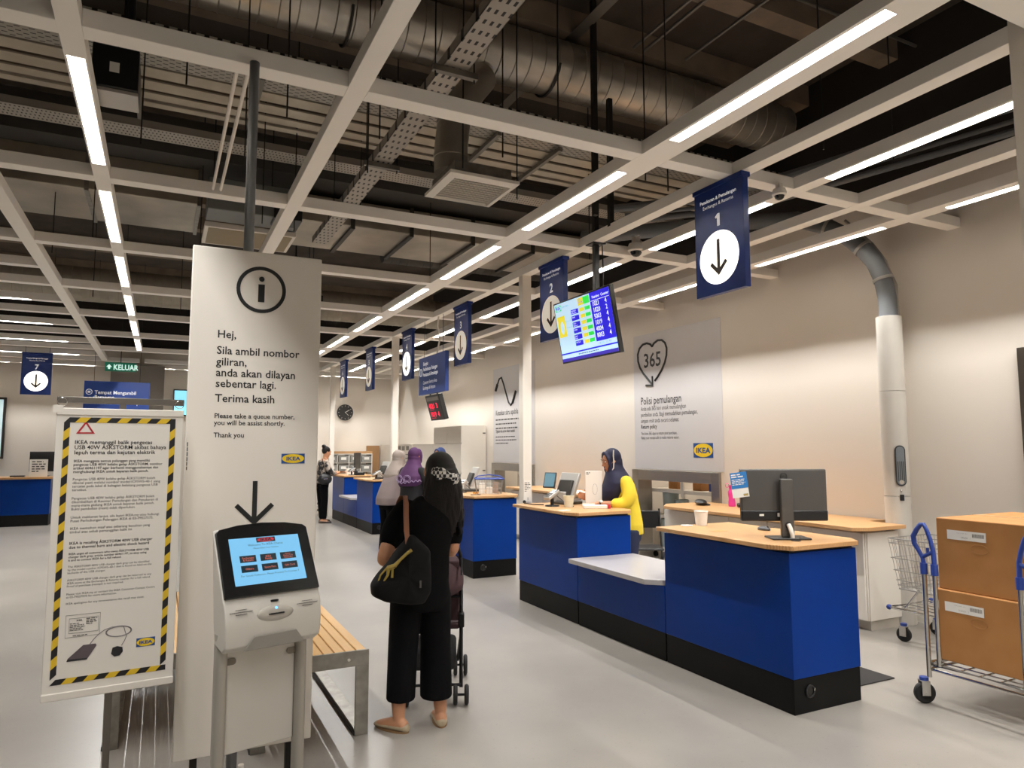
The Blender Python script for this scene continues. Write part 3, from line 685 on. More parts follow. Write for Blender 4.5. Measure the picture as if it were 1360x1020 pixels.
# ================================================================ information panel on a pole
t = thing('information_panel', 'tall white information panel with circled i and black down arrow', 'sign', (.393, 3.5, .236))
PX0, PX1, PZ0, PZ1 = .099, .688, .236, 2.54
MB().box(PX0, PX1, 3.5, 3.53, PZ0, PZ1).build('board', mat('panel_white', 'ebe4da', .5, var=.01), t, world=True, bevel=.005)
MB().cyl((.352, 3.62, .0), (.352, 3.62, 3.55), .024, 16).build('pole', mat('zinc_pole', '7f8184', .4, .7), t, world=True)
MB().box(.30, .41, 3.53, 3.65, 2.2, 2.26).box(.30, .41, 3.53, 3.65, .9, .96).build('pole_clamp', M_steel, t, world=True)
MB().box(.17, .2, 3.54, 3.57, 0, 1.2).box(.58, .61, 3.54, 3.57, 0, 1.2).build('foot', M_dark, t, world=True)
o = Vector((PX0, 3.4995, 0)); pp = lambda x, z: Vector((PX0+x, 3.4995, z))
cc = pp(.306, 2.356)
mb = MB(); n = 48
for i in range(n):
    a0, a1 = 2*math.pi*i/n, 2*math.pi*(i+1)/n
    mb.prism([(.096*math.cos(a0), .096*math.sin(a0)), (.113*math.cos(a0), .113*math.sin(a0)), (.113*math.cos(a1), .113*math.sin(a1)), (.096*math.cos(a1), .096*math.sin(a1))], cc, XP, ZP, .002)
mb.prism([(.0125*math.cos(i*.3927), .0125*math.sin(i*.3927)) for i in range(16)], cc+ZP*.052, XP, ZP, .002); mb.prism([(-.0145, -.06), (.0145, -.06), (.0145, .026), (-.0145, .026)], cc, XP, ZP, .002)
mb.build('information_symbol', M_ink, t, world=True, smooth=0)
mb = MB()
for s, z, sz, b in (('Hej,', 2.112, .052, .012), ('Sila ambil nombor', 2.036, .052, .012), ('giliran,', 1.983, .052, .012), ('anda akan dilayan', 1.932, .052, .012), ('sebentar lagi.', 1.881, .052, .012), ('Terima kasih', 1.812, .052, .012),
                  ('Please take a queue number,', 1.737, .0315, .014), ('you will be assist shortly.', 1.705, .0315, .014), ('Thank you', 1.648, .0315, .014)):
    if s in ('Sila ambil nombor', 'Terima kasih', 'Please take a queue number,', 'Thank you'): mb.build('lettering', M_ink, t, world=True, smooth=0); mb = MB()
    mb.text(s, pp(.117, z), XP, ZP, sz, 0, bold=b, xs=.985)
mb.build('lettering', M_ink, t, world=True, smooth=0)
MB().bars(pp(.012, 1.5), ZP, -XP, (.13,), .01, .004).build('side_print', M_greyink, t, world=True, smooth=0)
logo(t, pp(.474, 1.548), XP, ZP, .108, .047)
arrow_into(MB(), pp(.305, 1.342), XP, ZP, .205, .175, .021).build('down_arrow', M_ink, t, world=True, smooth=0)

# ================================================================ hazard-striped notice on a stand
RZ = R(4)
t = thing('notice_stand', 'white hanging recall notice with yellow and black striped border', 'notice', (-.14, 3.2, 0), RZ)
lx = lambda x, z, y=0: Vector((x, y, z))                # local frame of the stand
W2, Z0, Z1 = .222, .672, 1.748
MB().box(-W2+.001, W2-.001, -.006, .006, Z0, Z1).build('board', mat('notice_white', 'ebe5dc', .5, var=.01), t, bevel=.002)
MB().box(-W2, W2, -.011, .011, Z1-.022, Z1+.006).build('clamp_rail', M_white, t, bevel=.003); MB().box(-W2, W2, -.011, .011, Z0-.012, Z0+.016).build('clamp_rail', M_white, t, bevel=.003)
M_hz = [mat('hazard_black', '17161a', .5), mat('hazard_yellow', 'e3bd2a', .5)]
mb = MB(); ix0, ix1, iz0, iz1, bw = -.196, .192, Z0+.045, Z1-.03, .02
def stripes(a, b, fn, n, flip):
    st = (b-a)/n
    for i in range(n):
        p0, p1 = a+i*st, a+(i+1)*st
        k = bw*.9*flip
        q = [fn(max(a, min(b, p0)), 0), fn(max(a, min(b, p1)), 0), fn(max(a, min(b, p1+k)), 1), fn(max(a, min(b, p0+k)), 1)]
        mb.prism(q, (0, -.0062, 0), XP, ZP, .0012, i % 2)
stripes(ix0, ix1, lambda s, e: (s, iz1-bw*(1-e)), 11, 1); stripes(ix0, ix1, lambda s, e: (s, iz0+bw*e), 11, 1)
stripes(iz0+bw, iz1-bw, lambda s, e: (ix0+bw*e, s), 27, 1); stripes(iz0+bw, iz1-bw, lambda s, e: (ix1-bw*(1-e), s), 27, 1)
mb.build('striped_border', M_hz, t, smooth=0)
M_rd = mat('red_print', 'b3202c', .5)
mb = MB(); tri = [(-.155, 1.655), (-.092, 1.655), (-.1235, 1.705)]; ci = (-.1235, 1.6717)
tin = [(ci[0]+(a-ci[0])*.66, ci[1]+(b-ci[1])*.66) for a, b in tri]
for i in range(3):
    j = (i+1) % 3; mb.prism([tri[i], tri[j], tin[j], tin[i]], (0, -.0062, 0), XP, ZP, .001)
mb.build('warning_triangle', M_rd, t, smooth=0)
fy = -.0063
mb = MB()
MB().text('IKEA memanggil balik pengecas\nUSB 40W ÅSKSTORM akibat bahaya\nlepuh terma dan kejutan elektrik', lx(-.158, 1.615, fy), XP, ZP, .0212, 0, bold=.014, lead=.93).build('heading', M_ink, t, smooth=0)
MB().text('IKEA is recalling ÅSKSTORM 40W USB charger\ndue to thermal burn and electric shock hazard', lx(-.158, 1.232, fy), XP, ZP, .0145, 0, bold=.014, lead=1.05).build('heading', M_ink, t, smooth=0)
MB().text('IKEA menggesa semua pelanggan yang memiliki\npengecas USB 40W kelabu gelap ÅSKSTORM, nombor\nartikel 60461197 agar berhenti menggunakannya dan\nmenghubungi IKEA untuk bayaran balik penuh.', lx(-.158, 1.545, fy), XP, ZP, .0138, 0, bold=.012, lead=1.0).build('heading', M_ink, t, smooth=0)
MB().text('IKEA urges all customers who owns ÅSKSTORM 40W USB\ncharger dark grey, article number 60461197, to stop using\nit and to contact IKEA for a full refund.', lx(-.158, 1.193, fy), XP, ZP, .0112, 0, bold=.012, lead=1.05).build('heading', M_ink, t, smooth=0)
MB().text('Pengecas USB 40W kelabu gelap ÅSKSTORM boleh\ndikenal pasti melalui nombor model ICPSW5-40-1 yang\ntercatat pada label di bahagian belakang pengecas USB\ntersebut.', lx(-.158, 1.475, fy), XP, ZP, .0135, 0, lead=1.0).build('body_text', M_greyink, t, smooth=0)
MB().text('Pengecas USB 40W kelabu gelap ÅSKSTORM boleh\ndikembalikan di Kaunter Pemulangan dan Penukaran di\nmana-mana gedung IKEA untuk bayaran balik penuh.\nBukti pembelian (resit) tidak diperlukan.', lx(-.158, 1.402, fy), XP, ZP, .0135, 0, lead=1.0).build('body_text', M_greyink, t, smooth=0)
MB().text('Untuk maklumat lanjut, sila layari IKEA.my atau hubungi\nPusat Perhubungan Pelanggan IKEA di 03-79527575.', lx(-.158, 1.33, fy), XP, ZP, .0135, 0, lead=1.0).build('body_text', M_greyink, t, smooth=0)
MB().text('IKEA memohon maaf atas sebarang kesulitan yang\ntimbul atas sebab pemanggilan balik ini.', lx(-.158, 1.288, fy), XP, ZP, .0135, 0, lead=1.0).build('body_text', M_greyink, t, smooth=0)
MB().text('The ÅSKSTORM 40W USB charger dark grey can be identified\nby the model number ICPSW5-40-1 that is found on label on the\nbackside of the USB charger.', lx(-.158, 1.145, fy), XP, ZP, .0108, 0, lead=1.05).build('body_text', M_greyink, t, smooth=0)
MB().text('ÅSKSTORM 40W USB charger dark grey can be returned to any\nIKEA store at the Exchanges & Returns counter for a full refund.\nProof of purchase (receipt) is not required.', lx(-.158, 1.095, fy), XP, ZP, .0108, 0, lead=1.05).build('body_text', M_greyink, t, smooth=0)
MB().text('Please visit IKEA.my or contact the IKEA Customer Contact Centre\nat 03-79527575 for more information.', lx(-.158, 1.043, fy), XP, ZP, .0108, 0, lead=1.05).build('body_text', M_greyink, t, smooth=0)
MB().text('IKEA apologises for any inconvenience this recall may cause.', lx(-.158, 1.008, fy), XP, ZP, .0108, 0).build('body_text', M_greyink, t, smooth=0)
mb = MB()
def rect_line(x0, z0, x1, z1, w=.0008):
    for a, b, c, d in ((x0, z0, x1, z0+w), (x0, z1-w, x1, z1), (x0, z0, x0+w, z1), (x1-w, z0, x1, z1)): mb.prism([(a, b), (c, b), (c, d), (a, d)], (0, -.0062, 0), XP, ZP, .001)
rect_line(-.155, .885, -.042, .968); rect_line(-.144, .90, -.047, .955)
mb.text('IKEA', lx(-.12, .943, fy), XP, ZP, .009, 0, bold=.02)
mb.bars(lx(-.141, .934, fy), XP, ZP, (.03, .046, .05, .04, .044), .0062, .0026); mb.bars(lx(-.088, .948, fy), XP, ZP, (.036, .03, .034, .02), .0062, .003)
mb.bars(lx(-.13, .889, fy), XP, ZP, (.05,), .006, .0026)
mb.build('label_drawing', M_greyink, t, smooth=0)
mb = MB()
mb.prism([(-.146, .797), (-.08, .797), (-.05, .845), (-.053, .852), (-.094, .852), (-.142, .808)], (0, -.0062, 0), XP, ZP, .0012, 0)
mb.prism([(-.146, .797), (-.08, .797), (-.079, .803), (-.143, .805)], (0, -.0062, 0), XP, ZP, .0018, 1)
mb.prism([(-.0, .806), (.012, .794), (.03, .796), (.04, .81), (.038, .826), (.02, .832), (.004, .828)], (0, -.0062, 0), XP, ZP, .0014, 1)
cab = [(-.072, .853), (-.06, .87), (-.045, .886), (-.025, .9), (-.002, .907)]
for q in range(46):
    a = R(110-q*17); k_ = 1-.14*q/46
    cab.append((.022+.046*k_*math.cos(a), .888+.0205*k_*math.sin(a)))
cab += [(.05, .868), (.044, .85), (.034, .833)]
mb.tube([lx(x, z, -.0068) for x, z in cab], .0013, 5, 2)
mb.build('charger_picture', [mat('print_grey_brown', '5d5257', .5), mat('print_black', '232126', .5), mat('print_cable', '7a7376', .5)], t, smooth=0)
logo(t, lx(.118, .835, -.006), XP, ZP, .066, .033, world=False)
M_stand = mat('stand_steel', '77726b', .38, .8)
MB().box(-.012, .012, .02, .04, 0, 1.79).build('post', M_stand, t, bevel=.002)
MB().box(-W2-.002, W2+.002, .018, .042, 1.775, 1.80).build('crossbar', M_stand, t, bevel=.002)
MB().box(-.2, .2, -.14, .2, 0, .012).build('base_plate', M_stand, t, bevel=.003)
for sx in (-1, 1):
    MB().tube(arc((sx*(W2-.016), .012, 1.778), .016, 0, 2*math.pi, 20)[:-1], .0016, 6, closed=True).build('ring', M_chrome, t)
MB().box(-W2-.012, -W2+.02, -.012, -.010, 1.735, 1.765, 0, Matrix.Rotation(R(0), 4, 'Y')).build('hanging_tag', M_white, t)

# ================================================================ service counters
def counter_high(x, y0, y1, near, label, group, cx=.6):
    """blue counter, its near end at y0; chamfered oak top"""
    t = thing('service_counter', label, 'counter', (x+cx/2, (y0+y1)/2, 0), 0, group)
    g = .004
    MB().box(x, x+cx, y0+g, y1-g, .207, .955).build('body', M_blue, t, world=True, bevel=.004)
    MB().box(x+.004, x+cx-.004, y0+g+.004, y1-g-.004, 0, .207).build('plinth', M_plinth, t, world=True, bevel=.003)
    MB().box(x+.02, x+cx-.02, y0+.02, y1-.02, .955, .972).build('shadow_gap', M_black, t, world=True)
    a = .11
    poly = [(x-.075, y1+.0), (x-.075, y0+.12), (x+.0, y0-.03), (x+cx-.02, y0-.03), (x+cx+.06, y0+.08), (x+cx+.06, y1)]
    MB().prism(poly, (0, 0, .972), XP, YP, .03).build('worktop', M_wood, t, world=True, bevel=.004)
    if near:
        hx = x+.135
        MB().tube(arc((hx, y0+.003, .125), .034, 0, 2*math.pi, 24)[:-1], .006, 6, closed=True).build('socket_ring', M_black, t, world=True)
        MB().cyl((hx, y0+.0065, .125), (hx, y0+.004, .125), .03, 20).build('socket_face', mat('socket_dark', '050505', .3), t, world=True)
        MB().box(hx+.03, hx+.038, y0-.002, y0+.003, .125, .14).build('socket_tab', M_paper, t, world=True)
    return t
def counter_low(x, y0, y1, label, group):
    t = thing('service_counter', label, 'counter', (x+.3, (y0+y1)/2, 0), 0, group)
    MB().box(x, x+.6, y0+.003, y1-.003, .207, .55).build('body', M_blue, t, world=True, bevel=.004)
    MB().box(x+.004, x+.596, y0+.006, y1-.006, 0, .207).build('plinth', M_plinth, t, world=True, bevel=.003)
    poly = [(x-.1, y1-.002), (x-.1, y0+.12), (x+.02, y0+.01), (x+.62, y0+.01), (x+.62, y1-.002)]
    MB().prism(poly, (0, 0, .555), XP, YP, .04).build('shelf_top', mat('grey_laminate', 'b8b4b4', .3, .0, spec=.6), t, world=True, bevel=.003)
    return t
X0 = 3.45
G1, G2, G3 = 'counters of the nearest desk', 'counters of the middle desk', 'counters of the farthest desk'
counter_high(X0, 3.12, 4.317, True, 'blue counter carrying the large black monitor, nearest of the row', G1)
counter_low(X0, 4.317, 5.557, 'low blue counter with grey shelf top between the two nearest high counters', G1)
counter_high(X0, 5.557, 6.735, False, 'blue counter where the staff member in yellow stands', G1)
counter_high(X0+.03, 8.02, 9.22, True, 'blue counter carrying the wire basket, behind the slim pillar', G2)
counter_low(X0+.03, 9.22, 10.45, 'low blue counter hidden behind the woman in black', G2)
counter_high(X0+.03, 10.45, 11.6, False, 'blue counter in front of the woman with the purple headscarf', G2)
counter_high(X0+.1, 12.87, 14.03, True, 'blue counter with a card terminal left of the grey headscarf', G3)
counter_low(X0+.1, 14.03, 15.15, 'low blue counter shelf beside the far woman', G3)
counter_high(X0+.1, 15.15, 16.25, False, 'farthest blue counter of the row, where the far woman leans', G3)
# far left counter along the back
t = thing('service_counter', 'long blue counter along the back under the sign numbered 7', 'counter', (-4.4, 17.8, 0))
MB().box(-6.9, -2.02, 17.5, 18.1, .23, .955).build('body', M_blue, t, world=True, bevel=.004)
MB().box(-6.9, -2.03, 17.504, 18.1, 0, .23).build('plinth', M_plinth, t, world=True)
MB().box(-6.9, -1.98, 17.42, 18.15, .96, 1.0).build('worktop', M_wood, t, world=True, bevel=.004)
# ---------------------------------------------------------------- monitor on the nearest counter
vr = Vector((.894, -.4475, 0)); vf = Vector((.4475, .894, 0))     # screen faces away from the customers
rz = math.atan2(vr.y, vr.x)
t = thing('computer_monitor', 'large black monitor seen from behind on the nearest blue counter', 'monitor', (3.70, 3.36, 1.002), rz)
MB().box(-.12, .13, -.075, .09, 0, .012).build('stand_base', mat('stand_grey', '3b3a39', .4, .4), t, bevel=.004)
ar = MB().box(-.042, .04, -.025, .012, .012, .39); ar.build('stand_column', mat('stand_grey_light', '5c5955', .4, .5), t, bevel=.006)
MB().cyl((0, -.0262, .09), (0, -.02, .09), .022, 20).build('cable_hole', M_black, t)
MB().box(-.285, .285, .03, .062, .122, .452).build('back_panel', mat('monitor_back', '4a4744', .45), t, bevel=.008)
MB().box(-.287, .287, .026, .064, .112, .182).build('lower_back', M_black, t, bevel=.008)
MB().box(-.285, .285, .06, .066, .115, .452).build('front_bezel', M_black, t, bevel=.003)
MB().box(-.05, -.03, .024, .027, .14, .165).box(-.17, -.14, .024, .027, .145, .158).build('port_label', M_paper, t)
mb = MB(); mb.tube(arc((0, .028, .405), .022, 0, 2*math.pi, 24)[:-1], .0018, 5, closed=True)
mb.text('DELL', (0, .0275, .399), XP, ZP, .017, 0, 'CENTER', bold=.02); mb.build('emblem', mat('emblem_dark', '1f1e1d', .3), t)
mb = MB().tube([(0, -.03, .095), (.003, -.05, .07), (.01, -.06, .03), (.012, -.055, .006)], .014, 10); mb.build('cable_sleeve', M_white, t)
MB().cyl((.012, -.108, .0005), (.012, -.108, .003), .03, 24).build('grommet', M_black, t)
t = thing('price_flyer', 'blue and white flyer clipped to the left edge of the large monitor', 'flyer', tuple(Vector((3.70, 3.36, 1.27))+vr*-.29), rz)
fm = Matrix.Rotation(R(-7), 4, 'Y')
MB().box(-.055, .055, .012, .0135, .0, .165, 0, fm).build('card', M_paper, t)
MB().box(-.055, .055, .0105, .0118, .06, .165, 0, fm).build('blue_half', mat('flyer_blue', '2a7ac0', .45), t)
mb = MB().bars(fm @ Vector((-.048, .0103, .146)), fm.to_3x3() @ XP, fm.to_3x3() @ ZP, (.06, .078), .014, .008).bars(fm @ Vector((-.048, .0103, .115)), fm.to_3x3() @ XP, fm.to_3x3() @ ZP, (.085, .08, .088, .075), .0105, .0048)
mb.build('lettering', M_paper, t, smooth=0)
logo(t, fm @ Vector((.033, .0118, .015)), fm.to_3x3() @ XP, fm.to_3x3() @ ZP, .03, .013, world=False)
# mouse, cup, lid, sticky note
t = thing('computer_mouse', 'small dark mouse on the nearest counter beside the monitor', 'mouse', (3.93, 3.78, 1.0025))
MB().ball((0, 0, .008), (.032, .055, .022), 16, 0, 9).build('shell', mat('mouse_grey', '4a4a4d', .4), t)
MB().ball((.0, -.035, .026), (.004, .01, .005), 8, 0, 6).build('wheel', M_blackrub, t)
MB().tube([(0, .05, .006), (.05, .1, .005), (.12, .06, .0045), (.2, .08, .0045)], .002, 5).build('cord', M_black, t)
def cup(x, y, z, r, h, m, label, fill=None):
    t = thing('cup', label, 'cup', (x, y, z))
    MB().lathe([(.0, .0), (r*.78, .0), (r, h), (r*1.03, h), (r*.96, h-.002), (r*.75, .004), (0, .004)], n=28, cap=False).build('wall', m, t, smooth=40)
    MB().tube([(r*1.01*math.cos(2*math.pi*i/24), r*1.01*math.sin(2*math.pi*i/24), h) for i in range(24)], .0025, 6, closed=True).build('rim', m, t)
    return t
cup(3.74, 4.225, 1.0025, .052, .108, M_paper, 'white paper cup at the back corner of the nearest counter')
o = MB().lathe([(0, 0), (.042, 0), (.045, .005), (.0, .006)], (3.62, 4.25, 1.0025), 24).build('cup_lid', M_paper); tag(rebase(o, (3.62, 4.25, 1.0025)), 'flat white cup lid lying beside the white paper cup', 'paper_lid')  # the flat disc is a loose cup lid
o = MB().box(3.55, 3.66, 3.86, 3.93, 1.0022, 1.0032).build('counter_sticker', mat('sticker_tan', 'c89a5e', .5)); tag(rebase(o, (3.6, 3.9, 1.0022)), 'faint tan sticker flat on the nearest wooden worktop', 'sticker')
# ---------------------------------------------------------------- terminals
M_term = mat('terminal_silver', 'b4b1ac', .4, .2); M_tdark = mat('terminal_dark', '35332f', .45)
def terminal(x, y, z, rz, label, group, tablet=True):
    t = thing('checkout_terminal', label, 'terminal', (x, y, z), rz, group)
    # screen leans back: operator side is +X
    m_ = Matrix.Rotation(R(-24), 4, 'Y')
    mm = Matrix.Translation((.12, 0, .06)) @ m_
    mm = Matrix.Translation((-.02, 0, .06)) @ Matrix.Rotation(R(22), 4, 'Y')
    MB().box(0, .035, -.14, .14, .02, .29, 0, mm).build('screen_housing', M_term, t, bevel=.006)
    MB().box(-.03, 0, -.1, .1, .03, .2, 0, mm).build('rear_cover', M_tdark, t, bevel=.008)
    MB().box(-.1, .16, -.11, .11, 0, .03).build('base', M_tdark, t, bevel=.006)
    MB().box(-.06, .0, -.06, .06, .03, .13).build('neck', M_term, t, bevel=.006)
    if tablet:
        m3 = Matrix.Translation((-.12, .12, .17)) @ Matrix.Rotation(R(20), 4, 'Z') @ Matrix.Rotation(R(18), 4, 'Y')
        cd = MB().box(0, .02, -.07, .07, 0, .17, 0, m3).build('customer_screen', M_tdark, t, bevel=.004)
        MB().box(-.001, .0, -.06, .06, .012, .158, 0, m3).build('screen_glass', mat('screen_teal', '5c8496', .15, emit=.12), cd)
        MB().tube([(-.1, .12, .2), (-.05, .08, .16)], .012, 8).build('screen_arm', M_term, t)
    return t
def card_reader(x, y, z, rz, label, group):
    t = thing('card_reader', label, 'card reader', (x, y, z), rz, group)
    MB().lathe([(0, 0), (.075, 0), (.07, .012), (.02, .016), (0, .016)], n=24).build('foot', M_black, t)
    MB().cyl((0, 0, .01), (0, 0, .09), .018, 12).build('stem', M_black, t)
    m_ = Matrix.Translation((0, 0, .1)) @ Matrix.Rotation(R(24), 4, 'X')
    MB().box(-.042, .042, -.09, .09, 0, .035, 0, m_).build('casing', M_term, t, bevel=.01)
    MB().box(-.034, .034, .02, .075, .035, .0365, 0, m_).build('screen', mat('reader_screen', '3b4a55', .2), t)
    kb = MB()
    for i in range(3):
        for j in range(4): kb.box(-.03+i*.022, -.014+i*.022, -.08+j*.022, -.066+j*.022, .035, .039, 0, m_)
    kb.build('keypad', M_tdark, t)
    MB().tube([(0, .08, .1), (.04, .12, .05), (.1, .14, .004), (.2, .1, .004)], .004, 6).build('cable', M_black, t)
    return t
TZ = 1.0025
terminal(3.86, 6.47, TZ, R(12), 'silver checkout terminal with small tablet on the counter of the staff in yellow', 'checkout terminals')
card_reader(3.60, 6.28, TZ, R(-70), 'silver card reader on a black stand before the nearest checkout terminal', 'card readers')
cup(3.70, 6.12, TZ, .055, .11, mat('clear_cup', 'e4e0cc', .3, alpha=.8), 'clear cup filled with yellow slips beside the nearest card reader')
o = MB().tube([(3.70, 6.12, TZ+.006), (3.70, 6.12, TZ+.085)], .042, 14).build('paper_slips', mat('slip_yellow', 'e0d05a', .6)); tag(rebase(o, (3.7, 6.12, TZ+.006)), 'yellow slips stuffed in the clear cup by the card reader', 'paper slips')
terminal(3.82, 8.95, TZ, R(-8), 'silver checkout terminal half hidden by the hair of the woman in black', 'checkout terminals', False)
card_reader(3.62, 8.75, TZ, R(-70), 'dark-footed card reader beside the wire basket counter terminal', 'card readers')
terminal(3.85, 13.3, TZ, R(12), 'silver checkout terminal on the counter left of the grey headscarf', 'checkout terminals', False)
card_reader(3.68, 13.1, TZ, R(-70), 'card reader with bluish screen left of the grey headscarf', 'card readers')
card_reader(3.75, 14.9+.4, TZ, R(-60), 'black card reader near the hand of the far woman', 'card readers')
cup(3.95, 12.95, TZ, .04, .09, M_paper, 'small white cup on the far counter by the grey headscarf')
# white flat-pack box held upright and the box in front of it
t = thing('product_box', 'upright flat white box the staff member in yellow is checking', 'box', (4.0, 6.12, TZ), R(-28))
MB().box(-.085, .085, -.018, .018, 0, .355).build('carton', M_white, t, bevel=.003)
mb = MB().tube([(.012+.024*math.cos(2*math.pi*i/26), -.0185, .17+.055*math.sin(2*math.pi*i/26)) for i in range(26)], .0008, 4, closed=True)
mb.bars((-.075, -.0182, .334), XP, ZP, (.04, .03), .014, .007); mb.build('print', M_greyink, t, smooth=0)
t = thing('flat_box', 'low white box with red tape lying before the upright white box', 'box', (3.87, 5.86, TZ), R(-22))
MB().box(-.14, .12, -.04, .05, 0, .032).build('carton', M_white, t, bevel=.003)
MB().box(.095, .125, -.045, .055, -.0, .036).build('red_tape', M_rd, t, bevel=.001)
o = MB().tube([(3.80, 6.02, TZ+.02), (3.92, 5.98, TZ+.02)], .018, 12).build('receipt_roll', mat('receipt_pink', 'd8b8a8', .6)); tag(rebase(o, (3.86, 6.0, TZ)), 'pale receipt roll between the clear cup and the low white box', 'paper roll')
o = MB().box(3.42, 3.52, 5.78, 5.86, TZ, TZ+.0012).build('paper_slip', M_paper); tag(rebase(o, (3.47, 5.82, TZ)), 'paper slip lying at the front edge of the staffed counter', 'paper')
# cable and puck on the left end
t = tag(MB().tube([(3.5, 6.7, TZ+.01), (3.46, 6.62, TZ+.012), (3.5, 6.5, TZ+.006), (3.58, 6.42, TZ+.006)], .006, 6).ball((3.5, 6.7, TZ+.02), .018).build('loose_cable', M_black), 'loose black cable on the left end of the staffed counter', 'cable')
# wire basket on the middle counter
M_wire = mat('white_wire', '9f9c97', .35, .6)
M_bluepl = mat('blue_plastic', '26408f', .45)
t = thing('wire_basket', 'white wire basket with blue rim on the middle counter', 'basket', (3.83, 8.33, TZ), R(-20))
mb = MB()
def brect(z, k): return [(sx*.18*k, sy*.13*k, z) for sx, sy in ((-1,-1),(1,-1),(1,1),(-1,1))]
for z, k in ((.006, .86), (.07, .9), (.13, .95), (.19, 1.)): mb.tube(brect(z, k), .003, 5, closed=True)
for i in range(9):
    u = -1+i/4
    for s in (-1, 1):
        mb.tube([(u*.18, s*.13, .19), (u*.18*.86, s*.13*.86, .006)], .0018, 4); mb.tube([(s*.18, u*.13, .19), (s*.18*.86, u*.13*.86, .006)], .0018, 4)
    mb.tube([(u*.18*.86, -.13*.86, .004), (u*.18*.86, .13*.86, .004)], .0018, 4)
mb.build('wire_body', M_wire, t)
MB().tube(brect(.195, 1.02), .009, 8, closed=True).build('rim', M_bluepl, t)
hp = MB().tube([(-.19, 0, .195), (-.14, 0, .23), (0, 0, .245), (.14, 0, .23), (.19, 0, .195)], .008, 8); hp.build('handle', M_bluepl, t)
for i, (x, y, w, d, h, m, lab) in enumerate(((-.09, -.02, .07, .05, .13, M_paper, 'taller white carton standing in the wire basket'), (0.0, -.05, .08, .04, .08, M_white, 'small white carton in front inside the wire basket'), (.09, .02, .07, .06, .14, mat('brown_pack', '9a8578', .6), 'brownish pack standing in the wire basket'))):
    p = Matrix.Translation((3.83, 8.33, TZ+.009)) @ Matrix.Rotation(R(-20), 4, 'Z') @ Vector((x, y, 0))
    q = MB().box(-w/2, w/2, -d/2, d/2, 0, h).build('carton', m, bevel=.002); q.location = p; q.rotation_euler = (0, 0, R(-20)); tag(q, lab, 'carton')
o = MB().box(3.66, 3.72, 8.42, 8.46, TZ, TZ+.018).build('tape_dispenser', mat('orange_tape', 'e09a25', .5)); tag(rebase(o, (3.69, 8.44, TZ)), 'small orange tape dispenser on the middle counter', 'tape')
o = MB().tube([(3.52, 8.2, TZ+.005), (3.64, 8.16, TZ+.005)], .005, 8).build('pen', M_black); tag(rebase(o, (3.55, 8.18, TZ)), 'black pen at the corner of the middle counter', 'pen')
# things on the far counters
o = MB().box(3.72, 3.88, 15.6, 15.75, TZ, TZ+.13).build('white_box', M_paper, bevel=.003); tag(rebase(o, (3.9, 15.65, TZ)), 'white box on the farthest counter before the far woman', 'box')
t = thing('wall_telephone', 'black handset terminal on the farthest counter', 'telephone', (3.9, 15.25, TZ)); MB().box(-.1, .1, -.08, .08, 0, .06).build('base', M_black, t, bevel=.01); MB().box(-.11, -.05, -.1, .1, .06, .1).build('handset', M_black, t, bevel=.01)
t = thing('computer_monitor', 'thin grey monitor on the farthest counter seen edge on', 'monitor', (4.02, 15.9, TZ), R(60))
MB().box(-.22, .22, -.02, .02, .12, .48).build('screen_housing', M_tdark, t, bevel=.005); MB().box(-.03, .03, .02, .04, .0, .2).build('stand', M_tdark, t); MB().box(-.1, .1, -.05, .09, 0, .012).build('foot', M_tdark, t)
t = thing('computer_monitor', 'black monitor on the far left counter under sign 7', 'monitor', (-2.2, 17.85, TZ))
MB().box(-.26, .2, -.02, .02, .1, .52).build('screen_housing', M_black, t, bevel=.005); MB().box(-.05, .05, .02, .05, 0, .3).build('stand', M_black, t); MB().box(-.1, .1, -.05, .1, 0, .012).build('foot', M_black, t)
o = MB().box(-2.42, -2.1, 17.6, 17.605, TZ, TZ+.36).bars((-2.38, 17.599, TZ+.3), XP, ZP, (.2, .24, .22, .24, .12), .05, .022, 1).build('notice_card', [M_paper, M_greyink]); tag(rebase(o, (-2.2, 17.6, TZ)), 'white notice standing on the far left counter before the black monitor', 'notice')
o = MB().box(-2.75, -2.5, 17.6, 17.72, TZ, TZ+.03).build('stapler', M_black); tag(rebase(o, (-2.6, 17.65, TZ)), 'low dark object lying on the far left counter', 'stapler')
o = MB().box(-3.6, -3.3, 17.6, 17.605, TZ, TZ+.17).build('notice_card', M_paper); tag(rebase(o, (-3.4, 17.6, TZ)), 'pale small card standing at the far left counter end', 'notice')

# ================================================================ white back cabinets with oak top
t = thing('base_cabinet', 'white base cabinet run with oak worktop below the right wall', 'cabinet', (5.8, 5.5, 0))
MB().box(5.585, 6.02, 4.21, 6.95, .085, .845).box(6.02, 6.27, 4.5, 6.95, .085, .845).build('carcass', M_whitelam, t, world=True, bevel=.003)
MB().box(5.62, 6.0, 4.215, 6.93, 0, .085).build('plinth', mat('plinth_grey', 'b9b2a6', .5), t, world=True)
MB().box(5.60, 6.02, 4.2, 4.208, .085, .845).build('end_panel', M_whitelam, t, world=True, bevel=.002)
MB().prism([(5.40, 4.2), (5.52, 4.12), (6.02, 4.12), (6.02, 4.5), (6.28, 4.5), (6.28, 6.98), (5.62, 6.98), (5.40, 6.75)], (0, 0, .87), XP, YP, .035).build('worktop', M_wood, t, world=True, bevel=.004)
MB().box(5.6, 6.0, 4.23, 6.93, .845, .87).build('shadow_rail', mat('rail_grey', 'a79f94', .5), t, world=True)
for i in range(5):
    y = 4.215+i*.546
    MB().box(5.565, 5.583, y+.003, y+.543, .09, .84).build('door', M_whitelam, t, world=True, bevel=.002)
t = thing('water_bottle', 'bright pink water bottle with loop lid on the oak worktop', 'bottle', (6.05, 6.3, .906))
M_pink = mat('pink_plastic', 'e0409a', .35)
